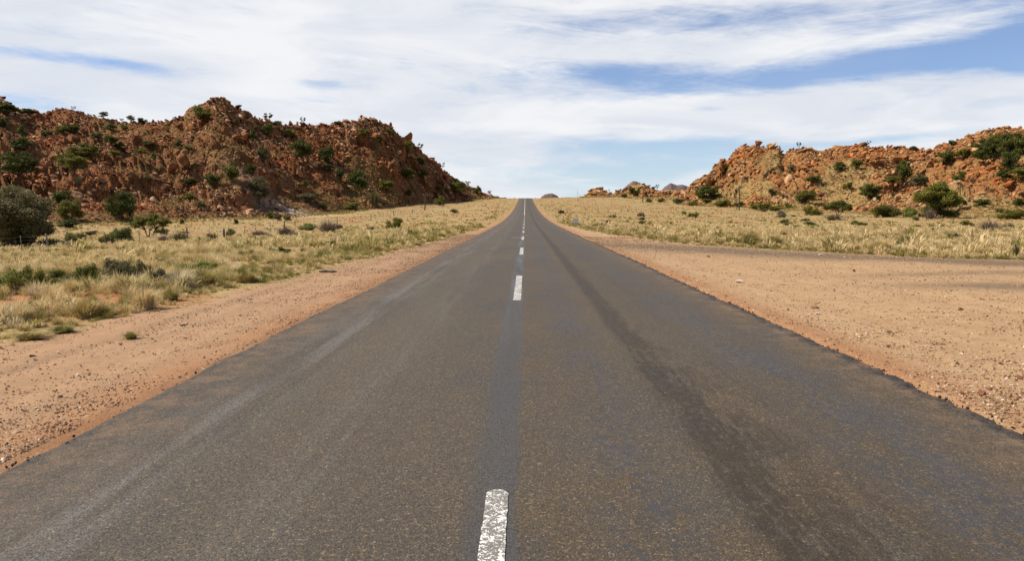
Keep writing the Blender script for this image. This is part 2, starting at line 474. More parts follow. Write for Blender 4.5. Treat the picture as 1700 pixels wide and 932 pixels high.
def hill_soil(name, side):
    m, N, b, co = new_mat(name, 0.95, 0.12)
    soil = N.attr('soil'); pale = N.attr('pale')
    n1 = N.noise(co, 0.25, 5, 0.65, 0.3); n2 = N.noise(co, 1.5, 5, 0.7); n3 = N.noise(co, 6.0, 4, 0.7)
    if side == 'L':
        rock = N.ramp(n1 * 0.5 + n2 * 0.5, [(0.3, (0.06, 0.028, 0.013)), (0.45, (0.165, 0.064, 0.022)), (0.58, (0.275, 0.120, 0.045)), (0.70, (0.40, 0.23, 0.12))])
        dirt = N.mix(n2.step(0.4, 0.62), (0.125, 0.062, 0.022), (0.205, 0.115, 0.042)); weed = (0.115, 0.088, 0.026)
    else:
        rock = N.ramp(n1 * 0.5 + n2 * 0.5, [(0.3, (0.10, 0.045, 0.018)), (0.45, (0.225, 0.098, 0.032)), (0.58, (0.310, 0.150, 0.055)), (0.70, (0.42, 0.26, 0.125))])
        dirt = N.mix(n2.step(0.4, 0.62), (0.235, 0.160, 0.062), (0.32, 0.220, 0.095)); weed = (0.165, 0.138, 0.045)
    vc = N.sep(N.voro(co, 2.6, 'Color'))
    dirt = N.mix(vc[0].step(0.45, 0.8) * 0.7, dirt, rock)
    dirt = N.mix(n3.step(0.52, 0.66) * 0.7, dirt, weed)
    col = N.mix((soil + (n2 - 0.5) * 0.9).step(0.35, 0.6), rock, dirt)
    col = N.mix(pale * n2.step(0.3, 0.5), col, (0.47, 0.37, 0.30))
    N.link(col, b.inputs['Base Color'])
    N.link(N.bump(n2 * 0.7 + n3 * 0.6, 0.9, 0.4), b.inputs['Normal'])
    return m

def road_material():
    m, N, b, co = new_mat('asphalt', 0.8, 0.22)
    x, y, z = N.sep(co)
    wob = (N.noise(N.vec(x * 0.0, y * 0.16, 0.0), 1.0, 3, 0.5) - 0.5) * 0.2
    xw = x + wob
    xc = x + (N.noise(co, 3.0, 3, 0.6) - 0.5) * 0.07
    blot = N.noise(N.vec(x * 1.3, y * 0.55, 0.0), 1.0, 6, 0.68)
    lon = N.noise(N.vec(x * 5.0, y * 0.22, 2.0), 1.0, 5, 0.6)
    fine = N.noise(co, 38.0, 4, 0.75)
    right = xc.step(-0.12, 0.02)
    base = N.mix(right, (0.058, 0.046, 0.033), (0.064, 0.045, 0.025))
    base = N.mix(blot.step(0.42, 0.62) * 0.8, base, (0.047, 0.042, 0.037))
    big_ = N.noise(N.vec(x * 0.5, y * 0.16, 4.0), 1.0, 3, 0.5)
    base = N.mix(big_.step(0.45, 0.65) * 0.5, base, (0.078, 0.058, 0.035))
    # pale polished streaks of the left wheel paths and the dusty middle
    lane = xw.gauss(-2.35, 0.30) * 0.55 + xw.gauss(-1.35, 0.22) * 0.25
    base = N.mix(lane * lon.step(0.38, 0.62) * 0.95, base, (0.150, 0.145, 0.138))
    base = N.mix(xw.gauss(-1.7, 0.35) * 0.3, base, (0.095, 0.074, 0.047))
    # blacked out band under the centre line, worn edges
    xe = x + (N.noise(N.vec(x * 2.0, y * 1.1, 3.0), 1.0, 5, 0.7) - 0.5) * 0.16
    band = xe.step(-0.36, -0.26) * xe.step(-0.02, -0.06)
    base = N.mix(band * (0.55 + (lon - 0.5) * 1.2 + (fine - 0.5) * 0.8), base, (0.050, 0.051, 0.055))
    bright = lon.step(0.4, 0.62) * y.step(6.0, 20.0)
    base = N.mix(band * bright * 0.55, base, (0.115, 0.122, 0.135))
    # stripped stone showing: tan chips
    vn = N.node('ShaderNodeTexVoronoi'); vn.inputs['Scale'].default_value = 95.0; N.link(co, vn.inputs['Vector'])
    cs = N.sep(vn.outputs['Color'])
    chipm = cs[0].step(0.70, 0.9) * X(N.nt, vn.outputs['Distance']).step(0.5, 0.25) * (blot.step(0.30, 0.58, 1.0, 0.45)) * (1.0 - band * 0.8)
    chip = N.ramp(cs[1], [(0.0, (0.11, 0.078, 0.043)), (0.55, (0.19, 0.130, 0.066)), (0.85, (0.27, 0.20, 0.12)), (1.0, (0.46, 0.39, 0.29))])
    base = N.mix(chipm * 0.9, base, chip)
    vb = N.node('ShaderNodeTexVoronoi'); vb.inputs['Scale'].default_value = 66.0; N.link(co, vb.inputs['Vector'])
    cb = N.sep(vb.outputs['Color'])
    near = y.step(30.0, 8.0)
    base = N.mix(cb[0].step(0.55, 0.8) * fine.step(0.42, 0.58) * (1.0 - band * 0.7) * 0.5, base, N.ramp(cb[1], [(0.0, (0.12, 0.086, 0.047)), (0.6, (0.16, 0.107, 0.053)), (1.0, (0.30, 0.225, 0.145))]))
    base = N.mix(cb[2].step(0.6, 0.85) * fine.step(0.58, 0.42) * 0.6, base, (0.026, 0.024, 0.023))
    base = N.mix(cs[2].step(0.66, 0.85) * 0.7, base, (0.025, 0.023, 0.022))
    # dark bleeding tracks in the right lane
    wear = N.noise(N.vec(x * 2.4, y * 0.8, 7.0), 1.0, 6, 0.72)
    patchy = N.noise(N.vec(x * 14.0, y * 9.0, 1.0), 1.0, 4, 0.7)
    lines = N.noise(N.vec(x * 19.0, y * 0.45, 6.0), 1.0, 4, 0.65)
    blob = N.noise(N.vec(x * 5.0, y * 0.9, 11.0), 1.0, 7, 0.78)
    nearby = y.step(14.0, 5.5)
    tr = (xw.gauss(1.27, 0.15) * (1.25 - nearby * 0.55) + xw.gauss(1.95, 0.10) * 0.35 + xw.gauss(1.5, 0.45) * (0.45 + nearby * 0.5) * blob.step(0.40, 0.54)) * (wear * 1.0 + patchy * 0.5 + lines * 1.1 - 0.62)
    base = N.mix(tr.step(0.16, 0.85) * patchy.step(0.28, 0.55, 0.25, 1.0) * 0.8, base, (0.022, 0.0145, 0.007))
    tr1 = xw.gauss(2.05, 0.12) * (wear + lines - 0.45)
    base = N.mix(tr1.step(0.2, 0.7) * 0.4, base, (0.045, 0.034, 0.025))
    spots = patchy.step(0.50, 0.57) * (xw.gauss(2.4, 0.35) + xw.gauss(0.62, 0.24) * 0.9) * wear.step(0.34, 0.50) * 1.2
    base = N.mix(spots * 0.72, base, (0.031, 0.032, 0.036))
    dz = (xw.gauss(2.45, 0.4) + xw.gauss(0.62, 0.25)) * wear.step(0.4, 0.6)
    base = N.mix(dz * 0.35, base, (0.05, 0.052, 0.06))
    # crumbled dark rims
    rim = N.attr('rimdark')
    base = N.mix(rim * fine.step(0.25, 0.5), base, (0.022, 0.020, 0.019))
    # dust blown on from the shoulders
    base = N.mix(N.attr('dust') * N.noise(co, 2.6, 8, 0.8).step(0.42, 0.66) * 0.55, base, (0.21, 0.125, 0.066))
    N.link(base, b.inputs['Base Color'])
    rg = 0.62 + fine * 0.25 - tr.step(0.2, 0.9) * 0.1 - band * 0.06
    N.link(rg, b.inputs['Roughness'])
    h = fine * 0.5 + X(N.nt, vn.outputs['Distance']) * -0.7
    bm = N.bump(h, 0.55, 0.010)
    N.link(N.bump(N.noise(co, 9.0, 3, 0.7) * (rim + 0.05), 0.9, 0.05, bm), b.inputs['Normal'])
    return m

def gravel_material():
    m, N, b, co = new_mat('pebbles', 0.9, 0.2)
    t = N.attr('tint')
    N.link(N.ramp(t, [(0.0, (0.10, 0.050, 0.030)), (0.3, (0.20, 0.110, 0.058)), (0.65, (0.29, 0.175, 0.092)), (0.9, (0.37, 0.25, 0.155)), (1.0, (0.52, 0.43, 0.34))]), b.inputs['Base Color'])
    return m

def paint_material():
    m, N, b, co = new_mat('road_paint', 0.75, 0.3)
    vn = N.node('ShaderNodeTexVoronoi'); vn.inputs['Scale'].default_value = 95.0; N.link(co, vn.inputs['Vector'])
    n = N.noise(co, 42.0, 5, 0.75); n2 = N.noise(co, 7.0, 4, 0.6)
    worn = (n * 0.8 + n2 * 0.35 + X(N.nt, vn.outputs['Distance']) * 0.25).step(0.64, 0.705)
    p = N.mix(n2.step(0.4, 0.7), (0.66, 0.64, 0.59), (0.52, 0.50, 0.45))
    N.link(N.mix(worn * 0.9, p, (0.09, 0.083, 0.075)), b.inputs['Base Color'])
    N.link(N.bump(n + X(N.nt, vn.outputs['Distance']) * -0.8, 0.6, 0.006), b.inputs['Normal'])
    return m

def leaf_material(name, ramp, trans=0.25):
    m, N, b, co = new_mat(name, 0.65, 0.25)
    t = N.attr('tint')
    n = N.noise(co, 1.3, 3, 0.6)
    oi = N.node('ShaderNodeObjectInfo')
    v = t * 0.75 + n * 0.35 + X(N.nt, oi.outputs['Random']) * 0.22 - 0.16
    c = N.ramp(v, ramp)
    N.link(c, b.inputs['Base Color'])
    tr = N.node('ShaderNodeBsdfTranslucent'); N.link(c, tr.inputs['Color'])
    mx = N.node('ShaderNodeMixShader'); mx.inputs[0].default_value = trans
    out = m.node_tree.nodes['Material Output']
    N.link(b.outputs[0], mx.inputs[1]); N.link(tr.outputs[0], mx.inputs[2]); N.link(mx.outputs[0], out.inputs['Surface'])
    return m

def plain_mat(name, c1, c2, scale=8.0, rough=0.85, bump=0.3):
    m, N, b, co = new_mat(name, rough, 0.25)
    n = N.noise(co, scale, 5, 0.65)
    N.link(N.mix(n.step(0.3, 0.7), c1, c2), b.inputs['Base Color'])
    N.link(N.bump(n, bump, 0.02), b.inputs['Normal'])
    return m

M_ground = ground_material()
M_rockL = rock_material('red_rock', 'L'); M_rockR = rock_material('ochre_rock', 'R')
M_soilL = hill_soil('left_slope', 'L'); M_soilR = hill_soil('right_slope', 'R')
M_road = road_material(); M_paint = paint_material()
G_DARK = [(0.1, (0.022, 0.029, 0.004)), (0.5, (0.062, 0.074, 0.009)), (0.9, (0.14, 0.145, 0.018))]
G_OLIVE = [(0.1, (0.05, 0.052, 0.007)), (0.5, (0.135, 0.130, 0.016)), (0.9, (0.25, 0.225, 0.036))]
G_BRIGHT = [(0.1, (0.06, 0.075, 0.012)), (0.5, (0.145, 0.175, 0.024)), (0.9, (0.27, 0.27, 0.055))]
G_GREY = [(0.1, (0.042, 0.038, 0.013)), (0.5, (0.120, 0.104, 0.040)), (0.9, (0.21, 0.18, 0.075))]
G_PURP = [(0.1, (0.08, 0.055, 0.040)), (0.5, (0.16, 0.115, 0.085)), (0.9, (0.26, 0.19, 0.14))]
M_leaf = {'dark': leaf_material('dark_leaves', G_DARK), 'olive': leaf_material('olive_leaves', G_OLIVE), 'bright': leaf_material('light_leaves', G_BRIGHT),
          'grey': leaf_material('grey_leaves', G_GREY), 'purp': leaf_material('dry_twigs', G_PURP, 0.1)}
M_grass = leaf_material('grass_blades', [(0.0, (0.47, 0.345, 0.155)), (0.18, (0.58, 0.45, 0.235)), (0.34, (0.47, 0.35, 0.140)), (0.50, (0.26, 0.185, 0.058)), (0.66, (0.195, 0.185, 0.036)),
                                         (0.80, (0.125, 0.120, 0.028)), (0.92, (0.66, 0.54, 0.38))], 0.35)
M_bark = plain_mat('bark', (0.055, 0.040, 0.030), (0.12, 0.09, 0.065), 14)
M_post = plain_mat('weathered_wood', (0.10, 0.08, 0.065), (0.24, 0.20, 0.165), 9)
M_polewood = plain_mat('pole_wood', (0.045, 0.034, 0.028), (0.09, 0.07, 0.055), 5)
M_wire = plain_mat('wire_steel', (0.16, 0.15, 0.14), (0.26, 0.24, 0.22), 5, 0.5)
M_plate = plain_mat('white_plate', (0.62, 0.58, 0.58), (0.72, 0.69, 0.68), 5, 0.6, 0.05)
M_mount = plain_mat('far_rock_hazed', (0.10, 0.070, 0.070), (0.16, 0.11, 0.095), 0.01, 0.95, 0.5)  # muted purplish haze of distance is put into the rock colour
M_stone = rock_material('road_stone', 'R')
M_gravel = gravel_material()
M_stoneD = plain_mat('brown_stone', (0.13, 0.05, 0.028), (0.24, 0.10, 0.055), 20)
M_stoneP = plain_mat('pale_stone', (0.50, 0.38, 0.28), (0.62, 0.52, 0.42), 20)
M_crumb = plain_mat('bitumen', (0.022, 0.020, 0.018), (0.05, 0.045, 0.04), 30)
M_black = plain_mat('black_rubber', (0.014, 0.013, 0.013), (0.03, 0.028, 0.028), 20)

# ------------------------------------------------------------------ ground sheet
ux = np.concatenate([-np.sinh(np.arange(0.026, 7.2, 0.026))[::-1], [0.0], np.sinh(np.arange(0.026, 7.2, 0.026))]) * 5.5
uy = np.sinh(np.arange(-3.2, 7.05, 0.018)) * 7.0 + 6.0
GX, GY = np.meshgrid(ux, uy)
GZ = ground_z(GX, GY)
aL = np.interp(GY, *L_BND); aR = np.interp(GY, *R_BND)
wobb = 0.55 * fbm(GX / 1.6, GY / 2.4, 4, 21)
vegL = sstep(-0.5, 0.6, -GX - aL + wobb * 0.9); vegR = sstep(-0.4, 0.5, GX - aR + wobb * (0.6 + GY.clip(0, 60) / 60))
veg = np.maximum(vegL, vegR)
under = sstep(0.35, 0.10, np.maximum(-3.23 - GX, GX - 3.58) + 0.25)   # the bed under the asphalt
GZ = GZ - 0.10 * under
# wheel rut and windrow on the left shoulder, tracks on the right lay-by
rut = np.exp(-((GX + 5.25 + 0.08 * fbm(GY / 3.0, GY * 0, 2, 5)) / 0.07) ** 2) * sstep(6, 9, GY) * sstep(20, 14, GY)
GZ = GZ - 0.04 * rut + 0.03 * np.exp(-((GX + 5.42) / 0.09) ** 2) * sstep(6, 9, GY) * sstep(20, 14, GY)
GZ = GZ + (1 - under) * (1 - veg) * 0.010 * fbm(GX / 0.35, GY / 0.5, 3, 31)
dark = 1.2 * np.exp(-((GX - (aR - 3.6)) / 3.4) ** 2) * sstep(46, 34, GY) * sstep(10, 16, GY)
dark = dark + 0.9 * np.exp(-(((GX - 11) * -0.10 + (GY - 16.6)) / 0.8) ** 2) * sstep(6, 10, GX) + 0.6 * np.exp(-(((GX - 11) * -0.12 + (GY - 20.0)) / 0.6) ** 2) * sstep(7, 10, GX) + 0.5 * np.exp(-((GX + 5.25 + 0.08 * fbm(GY / 3.0, GY * 0, 2, 5)) / 0.09) ** 2) * sstep(6, 8, GY) * sstep(30, 16, GY) + 0.22 * np.exp(-((GX + 4.75) / 0.16) ** 2) + 0.2 * np.exp(-((GX + 3.95) / 0.2) ** 2)
red = sstep(0.12, 0.6, fbm(GX / 6.0, GY / 8.0, 3, 55) + 1.3 * np.exp(-(((GX + 8.6) / 2.2) ** 2 + ((GY - 14.0) / 1.9) ** 2)))
rim = sstep(0.9, 0.15, np.minimum(np.abs(GX + 3.23), np.abs(GX - 3.58) * 1.0)) * 0.9
gravel = np.where(GX < 0, sstep(-5.6, -4.3, GX), 1.0) * (0.6 + 0.4 * sstep(-0.2, 0.3, fbm(GX / 2.2, GY / 5.0, 2, 77))) * (1 - 0.7 * veg)
pale = np.exp(-(((GX - (-65 + (GY - 190) * .25)) / 14) ** 2 + ((GY - 200) / 7) ** 2))
A = dict(veg=veg, red=red * veg, dark=np.clip(dark, 0, 1) * (1 - veg), rim=rim, gravel=gravel, pale=pale)
me = np_mesh('ground', np.stack([GX, GY, GZ], -1).reshape(-1, 3), grid_faces(len(uy), len(ux)), [M_ground], {k: v.ravel() for k, v in A.items()}, True)
tag(link('ground', me), kind='structure')

# ------------------------------------------------------------------ hills
def hill_mesh(name, h, y0, y1, mat, dt, dy, tmin=None, tmax=None):
    t0 = h.t0 if tmin is None else tmin; t1 = h.t1 if tmax is None else tmax
    ts = np.arange(t0, t1, dt); 
    # rows follow the slope: denser between foot and ridge
    F = np.interp(ts, h.ft, h.fy); R = np.interp(ts, h.rt, h.ry)
    n = int((y1 - y0) / dy)
    w = np.concatenate([np.linspace(-0.35, 1.06, n), np.linspace(1.1, 3.2, 40)])
    Y = F[None] + (R - F)[None] * w[:, None]
    Xx = ts[None] * Y
    Z = h.z(Xx, Y)
    zg = ground_z(Xx, Y)
    Z = np.where(w[:, None] > 1.3, np.maximum(Z, zg - 3), Z)
    outc = fbm(Xx / 22.0, Y / 30.0, 3, h.seed + 3) + 0.5 * np.clip(w[:, None], 0, 1)
    soil = 1 - sstep(-0.15, 0.35, outc + 0.15 * fbm(Xx / 4, Y / 5, 2, 5))
    soil = np.clip(soil + sstep(0.45 if h is not HL else 0.2, 0.05, w[:, None] + 0.15 * fbm(Xx / 12, Y / 12, 2, 6)) * (0.8 if h is not HL else 0.5), 0, 1)
    pl = np.zeros_like(Y)
    if h is HL:
        p = hit(520, 357)
        pl = np.exp(-(((Xx - p.x) / 16) ** 2 + ((Y - p.y - (Xx - p.x) * -0.3) / 6) ** 2))
    me = np_mesh(name, np.stack([Xx, Y, Z], -1).reshape(-1, 3), grid_faces(len(w), len(ts)), [mat],
                 {'soil': soil.ravel(), 'pale': pl.ravel()}, False)
    o = link(name, me)
    return tag(o, kind='structure')
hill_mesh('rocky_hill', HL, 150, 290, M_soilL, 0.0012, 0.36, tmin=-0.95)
hill_mesh('rocky_hill', HR, 150, 290, M_soilR, 0.0012, 0.36, tmax=1.05)
hill_mesh('rocky_knoll', HK, 350, 440, M_soilR, 0.0009, 0.7)

def mountain(px0, px1, top, dist, profile, label, seed):
    r0, r1 = ray(px0, 330)[0][0], ray(px1, 330)[0][0]
    n = 120; rows = 40
    u = np.linspace(-0.6, 1.6, n); v = np.linspace(-1, 1, rows)
    U, V = np.meshgrid(u, v)
    pu = np.array([p[0] for p in profile]); ph = np.array([p[1] for p in profile])
    Xx = (r0 + (r1 - r0) * U) * dist; Wd = (r1 - r0) * dist
    Yy = dist + V * Wd * 0.6
    ztop = EYE + ray(0.5 * (px0 + px1), top)[0][2] * dist
    Hh = np.interp(U, pu, ph)
    shape = np.clip(1 - np.abs(V) ** 1.3, 0, 1)
    zl = EYE + ray(0.5 * (px0 + px1), 334)[0][2] * dist
    ends = sstep(-0.6, -0.1, U) * sstep(1.6, 1.1, U)
    Z = -10 + (10 + zl + (ztop - zl) * Hh) * shape * ends * (1 + 0.05 * fbm(Xx / 60, Yy / 60, 4, seed))
    me = np_mesh('distant_mountain', np.stack([Xx, Yy, Z], -1).reshape(-1, 3), grid_faces(rows, n), [M_mount], None, False)
    return tag(link('distant_mountain', me), kind='structure')
mountain(899, 926, 320.5, 3200, [(-.15, 0.0), (0.0, .55), (.2, .9), (.35, 1), (.65, 1), (.85, .82), (1.0, .6), (1.15, 0)], '', 3)
mountain(1025, 1078, 302, 2900, [(-.15, 0.0), (0.0, .5), (.25, .75), (.45, .97), (.58, 1), (.8, .85), (1.0, .6), (1.15, 0)], '', 4)
mountain(1092, 1150, 304.5, 3100, [(-.15, 0.0), (0.0, .5), (.2, .85), (.36, 1), (.5, .93), (.68, .97), (.85, .8), (1.0, .55), (1.15, 0)], '', 5)

# ------------------------------------------------------------------ the road
def road_edge(y, side):
    n = 0.038 * fbm(y / 0.8, y * 0 + side, 4, 61) + 0.022 * fbm(y / 0.16, y * 0 + side, 3, 64) + 0.05 * fbm(y / 7.0, y * 0 + side, 2, 62)
    n = n * (1.25 if side > 0 else 0.85)
    if side < 0: n = n - 0.05 * np.exp(-((y - 8.1) / 0.5) ** 2)
    return n
ry = np.concatenate([np.arange(-8, 30, 0.06), np.arange(30, 80, 0.3), np.arange(80, 560, 2.0)])
cx = np.array([0, .015, .03, .05, .075, .10, .125, .15, .19, .25, .4, .8, 1.4, 2.0, 2.6, 3.2])
L0, R0 = -3.23 + road_edge(ry, -1), 3.58 + road_edge(ry, 1)
lefts = L0[:, None] + cx[None]; rights = (R0[:, None] - cx[None])[:, ::-1]
mid = L0[:, None] * 0 + 0.17
RX = np.concatenate([L0[:, None] - 0.04, lefts, mid, rights, R0[:, None] + 0.03], 1)
RY = np.repeat(ry[:, None], RX.shape[1], 1)
crown = 0.02 * (1 - ((RX - 0.17) / 3.4) ** 2)
RZ = ZR(RY) + 0.012 + crown
e_r = R0[:, None] - RX; e_l = RX - L0[:, None]
lump = fbm(RX / 0.09, RY / 0.16, 3, 71)
RZ = RZ + 0.014 * lump * sstep(0.20, 0.02, e_r) * sstep(70, 20, RY)
RZ = RZ - 0.012 * sstep(0.12, 0.0, e_r) - 0.012 * sstep(0.08, 0.0, e_l)
RZ[:, 0] -= 0.10; RZ[:, -1] -= 0.10
rimd = np.clip(1.3 * sstep(0.26, 0.06, e_r + 0.06 * lump) + 0.6 * sstep(0.12, 0.0, e_l), 0, 1)
dust = sstep(0.9, 0.0, e_r) + sstep(1.0, 0.0, e_l)
me = np_mesh('road', np.stack([RX, RY, RZ], -1).reshape(-1, 3), grid_faces(len(ry), RX.shape[1]), [M_road], {'rimdark': rimd.ravel(), 'dust': dust.ravel()}, True)
tag(link('road', me), kind='structure')
def road_z(x, y): return ZR(y) + 0.012 + 0.02 * (1 - ((x - 0.17) / 3.4) ** 2)

def marking(name, x0, x1, y0, y1, label, ny=None):
    ny = ny or max(12, int((y1 - y0) / 0.05))
    ny = min(ny, 160); nx = 5
    ys = np.linspace(y0, y1, ny); u = np.linspace(0, 1, nx)
    jl = 0.006 * fbm(ys / 0.07, ys * 0 + 1.0, 3, 91); jr = 0.006 * fbm(ys / 0.07, ys * 0 + 4.0, 3, 92)
    Xx = (x0 + jl)[:, None] * (1 - u)[None] + (x1 + jr)[:, None] * u[None]
    Yy = np.repeat(ys[:, None], nx, 1)
    Yy[0] += 0.03 * (2 * u - 1) ** 4; Yy[-1] -= 0.05 * (2 * u - 1) ** 4
    Z = road_z(Xx, Yy) + 0.005
    me = np_mesh(name, np.stack([Xx, Yy, Z], -1).reshape(-1, 3), grid_faces(ny, nx), [M_paint], None, True)
    return tag(link(name, me), kind='structure')
ys0 = -0.7
starts = [(-1.0, 4.24), (13.59, 18.86), (28.1, 33.6), (43.0, 48.5), (57.3, 62.6), (71.8, 76.9), (86.0, 91.2), (100.5, 105.6), (115, 120.2), (129.4, 134.6), (143.8, 149)]
for a, b_ in starts:
    marking('centre_line_dash', -0.214, -0.092 + (0.02 if a > 10 else 0), a, b_, '')
marking('centre_line', -0.26, -0.08, 160, 455, '', 160)
marking('cross_line', -0.84, -0.225, 46.2, 46.5, '', 6)
marking('cross_line', -0.70, -0.225, 105.9, 106.3, '', 6)

# ------------------------------------------------------------------ rock templates
def rock_template(seed, sub=1):
    r = np.random.default_rng(seed)
    import bmesh
    bm = bmesh.new(); bmesh.ops.create_icosphere(bm, subdivisions=sub + 1, radius=1.0)
    v = np.array([q.co[:] for q in bm.verts]); f = np.array([[q.index for q in p.verts] for p in bm.faces]); bm.free()
    for k in range(7):
        n = r.normal(size=3); n /= np.linalg.norm(n); d = r.uniform(0.28, 0.62)
        s = v @ n; m = s > d
        v[m] -= (s[m] - d)[:, None] * n[None]
    v += r.normal(size=v.shape) * 0.04; v /= np.abs(v).max(0)
    return v, f
T_rock = [rock_template(s, 1) for s in range(8)]
T_small = [rock_template(s, 0) for s in range(16)]
T_peb = [rock_template(50 + s, 0) for s in range(8)]

def hill_rocks(name, h, n, mat, seed, tmin, tmax, smin, smax, label, temps=None, pw=3.0, bare=None):
    r = np.random.default_rng(seed)
    t = r.uniform(tmin, tmax, n * 2); w = -0.2 + 1.22 * r.random(n * 2) ** 0.97
    F = np.interp(t, h.ft, h.fy); R = np.interp(t, h.rt, h.ry)
    y = F + (R - F) * w; x = t * y
    oc = fbm(x / 22.0, y / 30.0, 3, h.seed + 3) + 0.5 * np.clip(w, 0, 1)
    clump = fbm(x / 7.0, y / 9.0, 2, seed)
    p = (0.25 if temps is None else 0.6) + (0.75 if temps is None else 0.4) * sstep(0.0, 0.5, oc + 0.4 * clump)
    keep = np.nonzero(r.random(n * 2) < p)[0][:n]
    x, y, oc = x[keep], y[keep], oc[keep]
    s = smin * (smax / smin) ** (r.random(len(x)) ** pw) * (0.55 + 0.45 * sstep(0, 0.5, oc)) * (y / 230.0) ** 0.5
    z = h.z(x, y)
    z_ok = z > ground_z(x, y) - 0.02
    if bare is not None: z_ok &= (r.random(len(x)) < bare(x, y))
    x, y, z, s = x[z_ok], y[z_ok], z[z_ok], s[z_ok]
    scl = np.stack([s * r.uniform(0.8, 1.7, len(s)), s * r.uniform(0.6, 1.1, len(s)), s * r.uniform(0.4, 0.85, len(s))], -1)
    dip = r.normal(0.55 if h is HL else -0.3, 0.4, len(s))
    rot = roty(dip) @ rotx(r.normal(0, 0.35, len(s))) @ rotz(r.normal(0.2, 0.7, len(s)))
    pos = np.stack([x, y, z + s * 0.12], -1)
    o = scatter(name, temps or T_rock, pos, scl, rot, r.random(len(s)), [mat])
    return tag(o, label, 'boulders', None, 'stuff')
_w = hit(520, 357)
def off_wash(x, y): return 1 - 0.9 * np.exp(-(((x - _w.x) / 16) ** 2 + ((y - _w.y - (x - _w.x) * -0.3) / 6) ** 2))
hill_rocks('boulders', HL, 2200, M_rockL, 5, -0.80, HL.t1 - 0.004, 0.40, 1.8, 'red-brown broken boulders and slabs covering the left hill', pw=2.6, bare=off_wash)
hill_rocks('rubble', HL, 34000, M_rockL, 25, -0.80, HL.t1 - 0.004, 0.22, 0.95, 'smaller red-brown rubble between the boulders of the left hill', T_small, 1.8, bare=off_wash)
hill_rocks('boulders', HR, 1500, M_rockR, 6, HR.t0 + 0.006, 0.80, 0.40, 2.0, 'orange and ochre boulders covering the right hill', pw=2.6)
hill_rocks('rubble', HR, 22000, M_rockR, 26, HR.t0 + 0.006, 0.80, 0.20, 0.9, 'smaller ochre rubble between the boulders of the right hill', T_small, 1.8)
hill_rocks('boulders', HK, 1600, M_rockR, 8, HK.t0 + 0.006, HK.t1 - 0.006, 0.35, 1.7, 'small orange rocks on the low far knolls beside the road crest', T_small, 2.0)

# ------------------------------------------------------------------ gravel
def gravel(name, n, side, seed, label):
    r = np.random.default_rng(seed)
    u = r.random(n * 3)
    if side > 0:
        y = 5.0 + 45 * u ** 1.9; t = r.random(n * 3)
        hi = np.minimum(np.interp(y, *R_BND) - 0.1, y * 0.68 + 1.0); x = 3.66 + (hi - 3.66) * t
    else:
        y = 4.6 + 50 * u ** 1.9; t = r.random(n * 3) ** 1.35
        hi = np.minimum(np.interp(y, *L_BND), y * 0.75 + 1); x = -(3.34 + (hi - 3.34) * t)
    ok = (hi > 3.8) & (r.random(n * 3) < 0.35 + 0.65 * sstep(-0.3, 0.3, fbm(x / 1.3, y / 2.5, 3, seed)))
    x, y = x[ok][:n], y[ok][:n]
    s = (0.004 + 0.014 * r.random(len(x)) ** 4) * (0.75 if side < 0 else 1.0) + 0.00025 * y
    big = r.random(len(x)) < 0.006; s[big] *= 1.9
    scl = s[:, None] * r.uniform(0.6, 1.2, (len(s), 3)); scl[:, 2] *= 0.7
    pos = np.stack([x, y, ground_z(x, y) + 0.25 * s], -1)
    o = scatter(name, T_peb, pos, scl, rotz(r.uniform(0, 6.28, len(s))) @ rotx(r.normal(0, .4, len(s))), r.random(len(s)), [M_gravel])
    return tag(o, label, 'gravel', None, 'stuff')
gravel('gravel', 32000, 1, 3, 'loose pebbles strewn over the wide sandy lay-by right of the road')
gravel('gravel', 26000, -1, 4, 'loose gravel along the narrow dirt shoulder left of the road')

